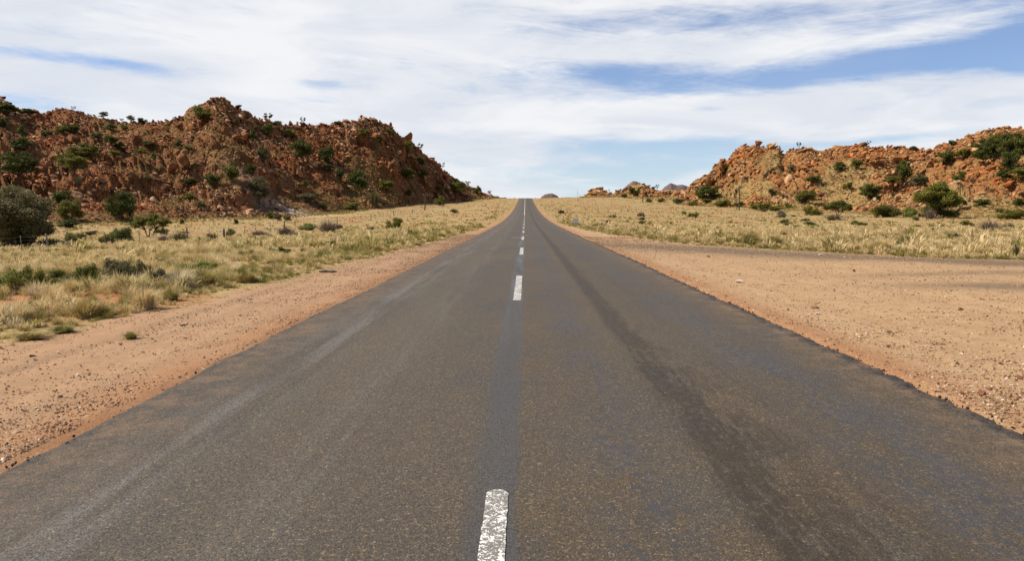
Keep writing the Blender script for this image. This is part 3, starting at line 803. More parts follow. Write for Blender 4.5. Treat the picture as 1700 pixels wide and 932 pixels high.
# ------------------------------------------------------------------ table of plants: kind, foot x, foot y, width, height (photo pixels), form, tone, label
B, T, S, D, G_ = 'bush', 'acacia_tree', 'small_tree', 'dry_shrub', 'grass_tuft'
CATS = {B: 'bush', T: 'tree', S: 'tree', D: 'shrub', G_: 'grass tuft'}
PL = [
 # --- left plain, near the viewer
 (T, 38, 412, 132, 108, 'tree', 'grey', 'large grey-green thorn tree with dark hollow base at the left end of the fence'),
 (T, 8, 408, 70, 92, 'tree', 'olive', 'olive tree overlapping the left side of the large grey-green thorn tree'),
 (B, 44, 411, 100, 58, 'bush', 'dark', 'low dark bush filling the shade under the large grey-green thorn tree'),  # dark foliage added to deepen the shade inside the tree
 (T, 250, 394, 64, 42, 'acacia', 'olive', 'umbrella-shaped acacia with forked bare trunk at the foot of the left hill'),
 (B, 117, 407, 28, 20, 'wide', 'olive', 'low green bush just right of the large grey-green thorn tree'),
 (B, 178, 406, 24, 17, 'wide', 'olive', 'smaller of two light green bushes left of the umbrella acacia'),
 (B, 204, 405, 36, 27, 'wide', 'bright', 'larger light green bush beside the stout dark post, left of the umbrella acacia'),
 (D, 300, 402, 44, 18, 'twigs', 'grey', 'grey-green twiggy shrub just right of the umbrella acacia'),
 (D, 272, 403, 34, 13, 'twigs', 'purp', 'low brownish twiggy shrub below the umbrella acacia'),
 (B, 383, 393, 14, 14, 'wide', 'olive', 'little olive bush beside the dark fence post on the left plain'),
 (D, 432, 393, 44, 11, 'twigs', 'purp', 'low grey-purple dry shrub along the fence, leftmost of the purple ones'),
 (D, 475, 390, 46, 13, 'twigs', 'purp', 'middle grey-purple dry shrub along the fence'),
 (D, 545, 386, 52, 20, 'twigs', 'purp', 'widest grey-purple dry shrub, right of the bright green bush'),
 (B, 511, 383, 26, 13, 'wide', 'bright', 'bright green bush between the purple dry shrubs along the fence'),
 (B, 655, 385, 31, 29, 'bush', 'olive', 'lone round olive-green bush on the grassy plain right of the fence shrubs'),
 (B, 15, 488, 56, 36, 'wide', 'bright', 'bright green bush at the left border, behind the red soil patch'),
 (B, 46, 488, 50, 42, 'wide', 'olive', 'taller olive bush right behind the bright green bush at the left border'),
 (B, 98, 477, 46, 30, 'wide', 'olive', 'grey-green bush second from the left in the row behind the red soil'),
 (B, 146, 480, 42, 40, 'wide', 'olive', 'upright green bush in the middle of the row behind the red soil'),
 (B, 190, 470, 52, 38, 'wide', 'grey', 'greyish bushy shrub right of the upright green bush'),
 (B, 230, 472, 40, 36, 'wide', 'grey', 'grey-green shrub at the right end of the row behind the red soil'),
 (G_, 206, 486, 42, 26, 'tuft', 'straw', 'straw tuft with dark thatched base in front of the grey shrubs'),
 (G_, 121, 491, 32, 26, 'tuft', 'straw', 'small straw tuft at the back rim of the red soil patch'),
 (D, 53, 520, 24, 24, 'twigs', 'grey', 'small dark leafless shrub standing alone on the red soil'),
 (G_, 38, 540, 34, 32, 'tuft', 'straw', 'straw grass tuft on the red soil nearest the left border'),
 (G_, 146, 528, 62, 36, 'tuft', 'gold', 'big golden tuft with a white plume at the edge of the left shoulder'),
 (G_, 172, 527, 30, 24, 'tuft', 'green', 'green grass tuft touching the right side of the big golden tuft'),
 (G_, 155, 520, 34, 30, 'tuft', 'white', 'white feathery plume rising from the big golden tuft'),
 (G_, 240, 516, 54, 42, 'tuft', 'straw', 'straw tuft at the verge edge, right of the big golden tuft'),
 (G_, 284, 502, 34, 24, 'tuft', 'green', 'green-gold tuft at the verge edge below the white feathery grass'),
 (G_, 300, 484, 52, 34, 'tuft', 'white', 'broad tuft of white feathery grass on the left verge'),
 (G_, 340, 478, 50, 30, 'tuft', 'green', 'green tussock among the white feathery grass on the left verge'),
 (B, 272, 478, 40, 32, 'wide', 'grey', 'dark-hearted grey shrub behind the straw tuft on the left verge'),
 (G_, 411, 470, 34, 20, 'tuft', 'green', 'dark green tussock farther up the left verge edge'),
 (B, 330, 452, 56, 16, 'wide', 'bright', 'low spreading light green bush behind the white feathery grass'),
 (B, 415, 430, 34, 13, 'wide', 'olive', 'first of two dark olive bushes low in the middle of the left grassland'),
 (B, 462, 424, 34, 13, 'wide', 'olive', 'right one of two dark olive bushes low in the left grassland'),
 (G_, 218, 568, 26, 14, 'tuft', 'green', 'single green weed growing on the bare left shoulder'),
 (G_, 52, 566, 60, 13, 'tuft', 'green', 'low blue-green creeping weeds at the left border of the shoulder'),
 (G_, 105, 556, 44, 15, 'tuft', 'green', 'short green weeds along the shoulder edge below the red soil'),
 (G_, 733, 396, 14, 9, 'tuft', 'green', 'small olive tussock near the road, left of the white cross line'),
 (G_, 744, 389, 11, 7, 'tuft', 'green', 'tiny olive tussock just behind the small olive tussock near the road'),
 (B, 754, 354, 13, 6, 'bush', 'dark', 'flat dark bush on the grass far up the left side of the road'),
 # --- left hill
 (B, 203, 362, 43, 45, 'bush', 'dark', 'round dark green bush standing against the foot of the left hill'),
 (B, 118, 366, 36, 32, 'bush', 'olive', 'green bush at the hill foot, front one of a pair left of round dark bush'),
 (B, 104, 341, 30, 22, 'bush', 'dark', 'dark bush at the hill foot, rear one of a pair left of round dark bush'),
 (B, 114, 379, 36, 16, 'bush', 'dark', 'low blackish bush below the green pair at the hill foot'),
 (B, 34, 298, 48, 38, 'tree', 'dark', 'big dark bush on the left slope above the large thorn tree'),
 (B, 38, 256, 30, 22, 'bush', 'dark', 'dark bush higher on the left slope, above the big dark bush'),
 (B, 122, 299, 42, 27, 'tree', 'olive', 'bright olive tree-like bush in the middle of the left slope'),
 (B, 141, 271, 46, 24, 'tree', 'olive', 'wide green bush just above the bright olive bush on the left slope'),
 (D, 132, 311, 14, 16, 'twigs', 'grey', 'grey leafless shrub just right below the bright olive bush'),
 (B, 80, 228, 22, 9, 'bush', 'dark', 'flat dark bush left of the paired bushes high on the left slope'),
 (B, 104, 225, 22, 12, 'bush', 'olive', 'olive half of the paired bushes high on the left slope'),
 (B, 121, 224, 20, 13, 'bush', 'dark', 'dark half of the paired bushes high on the left slope'),
 (B, 38, 229, 12, 19, 'bush', 'dark', 'narrow upright dark bush near the top left of the hill'),
 (B, 48, 190, 26, 9, 'bush', 'dark', 'wide dark bush on the skyline saddle at the far left'),
 (B, 12, 192, 30, 14, 'bush', 'dark', 'dark scrub clump on the high ridge at the left border'),
 (B, 5, 215, 16, 16, 'bush', 'dark', 'dark bush cut by the left border below the high ridge'),
 (B, 163, 231, 17, 9, 'bush', 'grey', 'grey-green bush in the hollow below the left skyline'),
 (B, 186, 220, 15, 11, 'bush', 'dark', 'dark bush above the three in the hollow of the left hill'),
 (B, 185, 243, 22, 13, 'bush', 'dark', 'dark bush at the centre of the hollow of the left hill'),
 (B, 201, 249, 15, 11, 'bush', 'dark', 'smaller dark bush touching the right of the hollow centre bush'),
 (B, 207, 216, 12, 9, 'bush', 'olive', 'small olive bush close under the left skyline'),
 (B, 192, 266, 20, 10, 'bush', 'olive', 'light olive bush at the lower rim of the hollow'),
 (B, 235, 260, 18, 10, 'bush', 'olive', 'olive bush below left of the dark bush under the main peak'),
 (B, 249, 248, 19, 11, 'bush', 'dark', 'dark bush on the slope down left of the main peak'),
 (B, 258, 266, 13, 12, 'bush', 'dark', 'dark bush left beside the orange crag'),
 (B, 336, 206, 30, 21, 'bush', 'olive', 'green bush on the shoulder of the main peak'),
 (B, 311, 255, 16, 11, 'bush', 'olive', 'light green bush above the orange crag on the left hill'),
 (B, 297, 245, 13, 9, 'bush', 'dark', 'small dark bush up left of the light green bush above the crag'),
 (D, 247, 303, 16, 12, 'twigs', 'grey', 'grey shrub on the slabs below left of the orange crag'),
 (B, 316, 308, 28, 9, 'bush', 'dark', 'flat blackish bush in the gully below the orange crag'),
 (B, 352, 312, 25, 17, 'bush', 'dark', 'dark bush right of the gully below the orange crag'),
 (B, 386, 302, 28, 22, 'bush', 'olive', 'two-lobed olive bush in the middle of the left hill'),
 (B, 416, 292, 20, 15, 'bush', 'dark', 'dark bush right beside the two-lobed olive bush'),
 (B, 421, 236, 13, 17, 'bush', 'dark', 'dark bush at the right edge of the pale slab'),
 (B, 315, 331, 18, 11, 'bush', 'olive', 'yellow-green bush low on the slope above the hill foot'),
 (B, 334, 347, 17, 12, 'bush', 'grey', 'grey-green bush just below right of the yellow-green slope bush'),
 (B, 302, 373, 9, 10, 'bush', 'dark', 'little dark bush on the hill foot right above the umbrella acacia'),
 (B, 392, 373, 10, 10, 'bush', 'dark', 'little dark bush at the hill foot behind the fence'),
 (B, 432, 339, 31, 30, 'bush', 'grey', 'big grey-green bush above the pale sandy wash'),
 (B, 450, 364, 15, 11, 'bush', 'olive', 'first of three small bushes at the left tip of the pale sandy wash'),
 (B, 462, 367, 14, 12, 'bush', 'grey', 'second of three small bushes at the tip of the pale sandy wash'),
 (B, 478, 368, 13, 11, 'bush', 'grey', 'third of three small bushes at the tip of the pale sandy wash'),
 (S, 445, 205, 17, 12, 'sparse', 'dark', 'small bare-stemmed tree on the skyline right of the main peak'),
 (S, 504, 208, 11, 10, 'sparse', 'grey', 'tiny twin-stemmed tree on the middle of the left skyline'),
 (B, 560, 208, 14, 5, 'bush', 'dark', 'flat little bush on the skyline left of the second summit'),
 (B, 459, 211, 18, 8, 'bush', 'olive', 'olive bush on the skyline behind the small bare-stemmed tree'),
 (B, 446, 230, 17, 20, 'bush', 'dark', 'dark bush directly below the small bare-stemmed skyline tree'),
 (B, 481, 231, 22, 13, 'bush', 'olive', 'olive bush right of the one below the bare-stemmed skyline tree'),
 (B, 501, 266, 33, 27, 'bush', 'dark', 'dense blackish bush, left of two on the upper right slope of the left hill'),
 (B, 544, 275, 25, 26, 'bush', 'dark', 'dense dark bush, right of two on the upper right slope of the left hill'),
 (B, 437, 269, 23, 21, 'bush', 'grey', 'grey-green bush on the mid slope left of the dense blackish bush'),
 (B, 547, 291, 17, 12, 'bush', 'dark', 'low dark bush below the dense dark pair'),
 (B, 563, 298, 12, 15, 'bush', 'dark', 'narrow dark bush left above the bush in the ravine'),
 (B, 595, 318, 29, 28, 'bush', 'dark', 'dark bush in the ravine at the centre right of the left hill'),
 (B, 642, 317, 23, 13, 'bush', 'olive', 'olive bush on the right slope below the orange cliff'),
 (D, 622, 341, 20, 23, 'twigs', 'grey', 'grey leafless tree-like shrub low on the right slope'),
 (B, 511, 337, 25, 14, 'bush', 'grey', 'grey bush above the right end of the pale sandy wash'),
 (B, 508, 318, 12, 10, 'bush', 'olive', 'small olive bush on the slope above the grey bush'),
 (B, 584, 348, 29, 12, 'bush', 'olive', 'low green-yellow bush at the foot of the slope under the ravine'),
 (B, 537, 350, 13, 12, 'bush', 'dark', 'small dark bush behind the pale sandy wash'),
 (B, 604, 233, 18, 11, 'bush', 'olive', 'olive bush below the second summit of the left hill'),
 (B, 645, 223, 15, 9, 'bush', 'olive', 'olive bush close under the skyline right of the second summit'),
 (B, 632, 236, 11, 8, 'bush', 'dark', 'small dark bush between the two olive summit bushes'),
 (B, 677, 262, 12, 19, 'bush', 'olive', 'upright olive bush on the steep right shoulder of the left hill'),
 (B, 699, 280, 13, 15, 'bush', 'dark', 'dark bush halfway down the steep right shoulder'),
 (B, 677, 300, 24, 16, 'bush', 'dark', 'dark bush right beside the orange cliff of the left hill'),
 (B, 704, 299, 13, 12, 'bush', 'dark', 'round dark bush under the steep right shoulder'),
 (B, 678, 325, 15, 9, 'bush', 'dark', 'small dark bush low on the slope left of the leaning pole'),
 (B, 729, 319, 14, 9, 'bush', 'olive', 'small olive bush left of the broad olive bush near the slope end'),
 (B, 757, 326, 31, 19, 'bush', 'olive', 'broad olive bush near the right end of the left hill'),
 (B, 731, 342, 15, 17, 'bush', 'olive', 'round green bush at the hill foot right of the leaning pole'),
 (S, 699, 256, 11, 13, 'sparse', 'grey', 'small tree on the skyline at the top of the steep shoulder'),
 (S, 734, 284, 9, 10, 'sparse', 'grey', 'tiny tree on the skyline halfway down the right shoulder'),
 (B, 757, 304, 13, 7, 'bush', 'dark', 'dark bush on the skyline above the broad olive bush'),
 (S, 777, 312, 9, 9, 'sparse', 'grey', 'tiny tree on the descending skyline beyond the dark skyline bush'),
 (B, 793, 326, 13, 14, 'bush', 'dark', 'dark green bush where the left hill runs out near the road'),
 (S, 813, 326, 9, 7, 'sparse', 'dark', 'last tiny tree on the end of the left hill beside the road crest'),
 (B, 173, 197, 13, 9, 'bush', 'dark', 'dark bush on the left skyline between the hill tops'),
 (B, 218, 202, 12, 8, 'bush', 'dark', 'left one of two round bushes on the saddle left of the main peak'),
 (B, 237, 206, 14, 9, 'bush', 'dark', 'right one of two round bushes on the saddle left of the main peak'),
 (S, 203, 200, 7, 6, 'sparse', 'dark', 'tiny scrub tree on the saddle, just left of the two round bushes'),
 (S, 290, 203, 6, 6, 'sparse', 'dark', 'tiny scrub tree at the left foot of the main peak skyline'),
 (S, 123, 184, 7, 6, 'sparse', 'grey', 'tiny bare tree on top of the leftmost rounded summit'),
 # --- right plain and hill
 (T, 1175, 335, 42, 29, 'tree', 'dark', 'dense dark green tree on the right plain left of the utility pole'),
 (B, 1172, 338, 17, 8, 'bush', 'olive', 'small olive bush in front of the dense dark green tree'),
 (B, 1202, 344, 24, 13, 'wide', 'olive', 'olive bush between the dense dark tree and the utility pole'),
 (B, 1228, 345, 20, 11, 'bush', 'dark', 'dark bush right behind the foot of the near utility pole'),
 (B, 1277, 350, 46, 16, 'bush', 'olive', 'wide spreading green bush right of the near utility pole'),
 (B, 1252, 349, 16, 11, 'bush', 'olive', 'small bush touching the left end of the wide spreading bush'),
 (B, 1150, 342, 20, 10, 'bush', 'olive', 'olive bush just left of the dense dark green tree'),
 (B, 1125, 339, 24, 11, 'bush', 'grey', 'grey-green bush second to the left of the dense dark tree'),
 (B, 1098, 336, 14, 8, 'bush', 'olive', 'small olive bush right of the far utility pole'),
 (B, 1077, 336, 13, 8, 'bush', 'dark', 'small dark bush at the foot of the far utility pole'),
 (B, 1052, 326, 17, 13, 'bush', 'dark', 'dark bush on the flank of the right far knoll'),
 (B, 1036, 329, 10, 7, 'bush', 'dark', 'small dark bush between the two far knolls'),
 (S, 1091, 313, 7, 8, 'sparse', 'grey', 'tiny pale tree on the skyline right of the far knoll'),
 (S, 1029, 318, 6, 6, 'sparse', 'grey', 'tiny tree on the skyline between the two far knolls'),
 (B, 1112, 325, 8, 6, 'bush', 'dark', 'tiny dark bush on the ridge left of the dense dark tree'),
 (B, 1203, 289, 14, 14, 'bush', 'olive', 'olive bush on the left shoulder of the right hill'),
 (B, 1282, 324, 13, 8, 'bush', 'dark', 'small dark bush on the right slope above the wide spreading bush'),
 (B, 1312, 291, 11, 15, 'bush', 'grey', 'grey-green bush under the second top of the right hill'),
 (B, 1340, 337, 35, 22, 'tree', 'olive', 'olive tree-like bush at the foot of the right hill, left of the acacia'),
 (B, 1347, 358, 24, 17, 'wide', 'olive', 'light green bush in front of the olive tree-like bush'),
 (B, 1308, 346, 14, 11, 'bush', 'olive', 'small green bush left of the olive tree-like bush'),
 (T, 1391, 360, 48, 28, 'acacia', 'dark', 'flat-topped dark green acacia with a clear trunk on the right plain'),
 (B, 1442, 331, 34, 22, 'tree', 'dark', 'ragged dark tree-like bush up right of the flat-topped acacia'),
 (B, 1470, 361, 40, 21, 'wide', 'olive', 'wide green bush between the flat-topped acacia and the tallest tree'),
 (B, 1510, 361, 20, 17, 'wide', 'bright', 'light green bush at the left foot of the tallest tree'),
 (T, 1553, 362, 66, 62, 'acacia', 'olive', 'tallest tree at the right, yellow-green umbrella crown over a dark lower half'),
 (B, 1562, 362, 58, 42, 'bush', 'dark', 'dark bushy growth under the umbrella crown of the tallest tree'),
 (T, 1588, 354, 28, 29, 'acacia', 'olive', 'small round tree touching the right side of the tallest tree'),
 (D, 1543, 364, 22, 18, 'twigs', 'purp', 'brownish dead shrub in front of the tallest tree'),
 (B, 1482, 313, 21, 12, 'bush', 'olive', 'small olive bush among rocks above the wide green bush'),
 (B, 1499, 309, 26, 32, 'tree', 'dark', 'upright ragged bush on the rocks up left of the tallest tree'),
 (B, 1523, 315, 26, 20, 'tree', 'grey', 'brown-green bush touching the top left of the tallest tree'),
 (B, 1591, 304, 19, 17, 'bush', 'dark', 'dark bush above right of the tallest tree crown'),
 (B, 1570, 274, 22, 18, 'bush', 'dark', 'dark bush high on the right hill, above the tallest tree'),
 (B, 1598, 263, 30, 13, 'bush', 'olive', 'flat olive bush high on the right hill near the big summit'),
 (B, 1634, 276, 34, 36, 'tree', 'dark', 'tall dark bush, leftmost of the cluster near the right border'),
 (B, 1655, 262, 40, 30, 'tree', 'olive', 'upper olive bush of the cluster near the right border'),
 (B, 1684, 272, 44, 40, 'tree', 'dark', 'largest dark green bush of the cluster at the right border'),
 (B, 1675, 289, 24, 28, 'bush', 'dark', 'lower dark bush of the cluster near the right border'),
 (B, 1666, 302, 22, 18, 'bush', 'dark', 'lowest small dark bush of the cluster near the right border'),
 (B, 1693, 300, 30, 17, 'bush', 'olive', 'yellow-olive bush below the cluster at the right border'),
 (B, 1630, 343, 27, 13, 'bush', 'dark', 'flat dark bush at the right hill foot, right of the tallest tree'),
 (B, 1692, 343, 20, 16, 'bush', 'dark', 'dark bush at the hill foot cut by the right border'),
 (B, 1682, 364, 44, 15, 'wide', 'olive', 'spreading green bush on the right plain at the right border'),
 (D, 1643, 387, 46, 21, 'twigs', 'purp', 'wide brown-grey dry shrub on the right grassland'),
 (D, 1385, 366, 38, 10, 'twigs', 'purp', 'low purple-brown dry shrub in front of the flat-topped acacia'),
 (D, 1297, 358, 20, 9, 'twigs', 'purp', 'small dark brown dry shrub below the wide spreading bush'),
 (B, 1604, 377, 18, 12, 'wide', 'olive', 'small green bush left of the wide brown-grey dry shrub'),
 (B, 1423, 377, 26, 10, 'wide', 'olive', 'low pale green bush in the grass below the wide green bush'),
 (B, 1356, 381, 20, 8, 'wide', 'bright', 'low yellow-green bush in the grass below the flat-topped acacia'),
 (B, 1108, 377, 23, 9, 'wide', 'bright', 'low green bush alone in the middle of the right grassland'),
 (B, 1420, 281, 18, 14, 'bush', 'olive', 'green bush on the red cliff of the right hill'),
 (B, 1393, 286, 17, 14, 'bush', 'dark', 'dark bush left of the green one on the red cliff'),
 (B, 1350, 305, 24, 10, 'bush', 'dark', 'dark flat bush on the slope above the olive tree-like bush'),
 (B, 1407, 316, 16, 12, 'bush', 'olive', 'small grey-olive bush above the flat-topped acacia'),
 (S, 1326, 245, 9, 8, 'sparse', 'dark', 'tiny tree on the second top of the right hill'),
 (S, 1442, 243, 7, 7, 'sparse', 'grey', 'tiny bare tree in the middle of the right skyline'),
 (B, 1489, 249, 12, 5, 'bush', 'dark', 'flat dark bush on the right skyline'),
 (B, 1516, 250, 12, 6, 'bush', 'grey', 'grey bush on the right skyline before the big summit'),
 (B, 1579, 244, 11, 8, 'bush', 'dark', 'dark bush on the skyline at the left foot of the big right summit'),
 (G_, 1246, 408, 34, 22, 'tuft', 'green', 'round green tussock at the edge of the lay-by, left of a matching pair'),
 (G_, 1286, 410, 36, 19, 'tuft', 'green', 'green-gold tussock at the edge of the lay-by, right of a matching pair'),
 (G_, 1216, 407, 40, 14, 'tuft', 'green', 'bright low green grass left of the round green tussock'),
 (G_, 1322, 411, 34, 13, 'tuft', 'green', 'thin green grass right of the pair of tussocks at the lay-by'),
 (G_, 1396, 412, 34, 21, 'tuft', 'gold', 'golden tuft at the back edge of the lay-by'),
 (G_, 1461, 418, 40, 20, 'tuft', 'straw', 'pale dome-shaped straw tuft at the back edge of the lay-by'),
 (G_, 1464, 398, 24, 9, 'tuft', 'gold', 'small golden tuft behind the dome-shaped straw tuft'),
 (G_, 1533, 419, 32, 15, 'tuft', 'straw', 'straw tuft with dark base right of the dome-shaped one'),
 (G_, 1573, 421, 38, 15, 'tuft', 'gold', 'yellowish tuft at the lay-by edge below the tallest tree'),
 (G_, 1640, 424, 36, 15, 'tuft', 'straw', 'ragged straw tuft at the lay-by edge left of the dark weed'),
 (D, 1686, 426, 16, 24, 'twigs', 'grey', 'dark upright weed at the lay-by edge near the right border'),
 (G_, 994, 378, 26, 7, 'tuft', 'green', 'bright green grass clump right of the small white plate'),
]
KEEP = []
for _r in PL:
    if _r[2] > 372 and _r[4] > 14:
        _p = hit(_r[1], _r[2]); KEEP.append((_p.x, _p.y, _r[3] / FPX * _p.y * 0.42)); KEEP.append((_p.x * (1 - 0.9 / _p.y), _p.y - 0.9, _r[3] / FPX * _p.y * 0.34))

def crumbs():
    r = np.random.default_rng(9); n = 1500
    y = 4.5 + 40 * r.random(n) ** 1.7; sd = r.random(n) < 0.78
    e = np.where(sd, 3.58 + road_edge(y, 1), -3.23 + road_edge(y, -1)); out = np.abs(r.normal(0, 0.035, n)) - 0.07 * (r.random(n) < .6)
    x = np.where(sd, e + out, e - out)
    s = 0.004 + 0.011 * r.random(n) ** 3
    zz = np.where((x < 3.58 + road_edge(y, 1)) & (x > -3.23 + road_edge(y, -1)), road_z(x, y) - 0.01, ground_z(x, y)) + s * .2
    o = scatter('asphalt_crumbs', T_peb, np.stack([x, y, zz], -1), s[:, None] * r.uniform(.6, 1.3, (n, 3)), rotz(r.uniform(0, 6.28, n)), r.random(n), [M_crumb])
    tag(o, 'black crumbled bitumen bits along the broken road edges', 'crumbs', None, 'stuff')
crumbs()

# ------------------------------------------------------------------ grass
def tuft_template(seed, nb, width, spread=0.35, droop=0.35, seg=2):
    r = np.random.default_rng(seed); V, F = [], []
    for i in range(nb):
        a = r.uniform(0, 6.28); q = math.sqrt(r.random()); lean = abs(r.normal(0.25, spread)) * (0.3 + q); hgt = r.uniform(0.5, 1.0) * (1.0 - 0.35 * q)
        b0 = np.array([math.cos(a), math.sin(a), 0]) * q * 0.30
        dirv = np.array([math.cos(a + r.normal(0, .6)), math.sin(a + r.normal(0, .6)), 0])
        side = np.array([-dirv[1], dirv[0], 0]) * width * r.uniform(0.6, 1.2)
        p1 = b0 + dirv * lean * hgt * 0.45 + np.array([0, 0, hgt * 0.6])
        p2 = b0 + dirv * (lean * hgt * 1.0 + droop * r.random() * 0.5) + np.array([0, 0, hgt * (1.0 - 0.25 * lean)])
        o = len(V)
        V += [b0 - side * .5, b0 + side * .5, p1 - side * .5, p1 + side * .5, p2]
        F += [[o, o + 1, o + 3], [o, o + 3, o + 2], [o + 2, o + 3, o + 4]]
    return np.array(V), np.array(F)
T_near = [tuft_template(s, 110, 0.020) for s in range(6)]
T_mid = [tuft_template(20 + s, 34, 0.06) for s in range(6)]
T_far = [tuft_template(40 + s, 16, 0.13, 0.5) for s in range(5)]
BARE = []
def in_bare(x, y):
    return np.clip(1.25 * np.exp(-(((x + 8.9) / 2.1) ** 4 + ((y - 13.7) / 1.6) ** 4)), 0, 1)
def grass(name, n, side, y0, y1, temps, h0, seed, label, powr=1.0, xmax=None):
    r = np.random.default_rng(seed); N_ = n * 4
    y = y0 + (y1 - y0) * r.random(N_) ** powr
    bnd = np.interp(y, *(R_BND if side > 0 else L_BND))
    far = y * 0.78 + 4
    ok0 = far > bnd + 0.3
    x = bnd + (np.maximum(far, bnd + .3) - bnd) * r.random(N_)
    # number per area is even over the width seen
    wgt = (far - bnd) / np.maximum((far - bnd)[ok0].max(), 1)
    keep = ok0 & (r.random(N_) < np.clip(wgt * 2.2, 0, 1))
    x, y, bnd = (x * side)[keep], y[keep], bnd[keep]
    dens = fbm(x / 3.5, y / 5.0, 3, 19)
    edge = np.abs(x) - bnd
    p = (0.12 + 0.88 * sstep(-0.30, 0.30, dens + 0.35 * fbm(x / 1.3, y / 1.8, 2, 23)))
    p = p * (0.55 + 0.45 * sstep(-0.25, 0.15, fbm(x / 9.0, y / 12.0, 3, 57))) * sstep(-0.1, 0.6, edge + 0.5 * dens)
    for bx, by, br in KEEP: p = p * (1 - 0.85 * (np.hypot(x - bx, (y - by)) < br))
    if side < 0: p = p * (1 - 0.97 * in_bare(x, y)) * (1 - 0.72 * (sstep(-6.6, -7.2, x) * sstep(12.9, 12.3, y)))
    k = r.random(len(x)) < p
    x, y, edge, dens = x[k][:n], y[k][:n], edge[k][:n], dens[k][:n]
    # keep the foot of the hills free
    if side > 0:
        F = np.interp(x / y, HR.ft, HR.fy); tooth = (x / y > HR.t0) & (y > F + 10)
        F2 = np.interp(x / y, HK.ft, HK.fy); tooth |= (x / y > HK.t0) & (x / y < HK.t1) & (y > F2 + 8)
    else:
        F = np.interp(x / y, HL.ft, HL.fy); tooth = y > F + 10
    x, y, edge, dens = x[~tooth], y[~tooth], edge[~tooth], dens[~tooth]
    short = 0.45 + 0.55 * sstep(0.2, 1.6, edge)
    s = h0 * np.exp(r.normal(-0.12, 0.34, len(x))) * short * (1 + 0.3 * dens)
    patch = fbm(x / 5.0, y / 8.0, 3, 29); p2 = fbm(x / 14.0, y / 20.0, 2, 39)
    tint = 0.15 + 0.30 * sstep(0.1, 0.9, patch + 0.3 * p2) + r.normal(0, 0.08, len(x))
    green = (edge < 1.6 + 0.02 * y) & (r.random(len(x)) < (0.45 if side < 0 else 0.35)); tint[green] = r.uniform(0.5, 0.8, green.sum())
    odd = r.random(len(x)) < 0.10 + 0.38 * sstep(0.2, 0.7, fbm(x / 2.6, y / 3.4, 2, 83)); tint[odd] = r.uniform(0.46, 0.84, odd.sum())
    white = r.random(len(x)) < 0.05 * sstep(60, 10, y); tint[white] = 0.97
    tint = np.clip(tint, 0.02, 1.0)
    sw = r.uniform(0.9, 1.6, len(x))
    scl = np.stack([s * sw, s * sw, s], -1)
    pos = np.stack([x, y, ground_z(x, y) - 0.01], -1)
    o = scatter(name, temps, pos, scl, rotz(r.uniform(0, 6.28, len(s))) @ rotx(r.normal(0.0, 0.12, len(s))), tint, [M_grass])
    return tag(o, label, 'grass', None, 'stuff')
grass('grass', 4800, -1, 8, 30, T_near, 0.27, 1, 'pale straw and green grass along the near left verge')
grass('grass', 13000, -1, 30, 85, T_mid, 0.36, 2, 'straw coloured grass on the left plain up to the fence')
grass('grass', 11000, -1, 85, 420, T_far, 0.32, 3, 'dry grass on the far left plain below the hill', 1.3)
grass('grass', 12000, 1, 22, 85, T_mid, 0.36, 4, 'pale straw grass behind the lay-by on the right')
grass('grass', 17000, 1, 85, 430, T_far, 0.32, 5, 'dry tufted grass on the far right plain below the hill', 1.3)

def verge(name, n, side, y0, y1, width, h0, seed, label):
    r = np.random.default_rng(seed)
    y = y0 + (y1 - y0) * r.random(n) ** 1.6
    bnd = np.interp(y, *(R_BND if side > 0 else L_BND))
    e = width * r.random(n) ** 1.3 - 0.25; x = (bnd + e) * side
    k = r.random(n) < sstep(-0.55, 0.2, fbm(x / 1.2, y / 1.8, 3, seed)) * (0.35 + 0.65 * sstep(0, 0.6, e))
    x, y, e = x[k], y[k], e[k]
    s = h0 * np.exp(r.normal(0, .4, len(x))) * (0.5 + 0.5 * sstep(-0.2, 0.8, e))
    tint = np.where(r.random(len(x)) < 0.5, r.uniform(0.40, 0.66, len(x)), r.uniform(0.1, 0.4, len(x)))
    dead = r.random(len(x)) < 0.2; tint[dead] = r.uniform(0.5, 0.84, dead.sum())
    o = scatter(name, T_mid, np.stack([x, y, ground_z(x, y) - .005], -1), np.stack([s * 1.5, s * 1.5, s], -1), rotz(r.uniform(0, 6.28, len(x))), tint, [M_grass])
    return tag(o, label, 'grass', None, 'stuff')
verge('low_grass', 5200, -1, 8, 60, 3.6, 0.085, 61, 'short patchy weeds and dead litter along the edge of the left shoulder')
verge('low_grass', 3500, 1, 22, 110, 2.5, 0.16, 62, 'short patchy green grass along the back edge of the lay-by')

def hill_grass(name, h, n, seed, tmin, tmax, label, tone):
    r = np.random.default_rng(seed)
    t = r.uniform(tmin, tmax, n); w = r.uniform(-0.22, 1.0, n)
    F = np.interp(t, h.ft, h.fy); R = np.interp(t, h.rt, h.ry)
    y = F + (R - F) * w; x = t * y
    k = r.random(n) < 0.35 + 0.65 * sstep(0.2, -0.3, fbm(x / 22.0, y / 30.0, 3, h.seed + 3) + 0.3 * w)
    x, y = x[k], y[k]
    z = np.maximum(h.z(x, y), ground_z(x, y))
    s = r.uniform(0.35, 0.85, len(x)) * (y / 230) ** 0.5
    scl = np.stack([s * 1.3, s * 1.3, s * 0.9], -1)
    tint = np.clip(r.normal(tone, 0.14, len(x)), 0.05, 0.84)
    o = scatter(name, T_far, np.stack([x, y, z], -1), scl, rotz(r.uniform(0, 6.28, len(s))), tint, [M_grass])
    return tag(o, label, 'grass', None, 'stuff')
hill_grass('hill_grass', HL, 11000, 15, -0.8, HL.t1 - 0.004, 'olive and straw grass tufts between the rocks of the left hill', 0.62)
hill_grass('hill_grass', HR, 12000, 16, HR.t0 + 0.004, 0.8, 'yellowish grass tufts between the rocks of the right hill', 0.5)
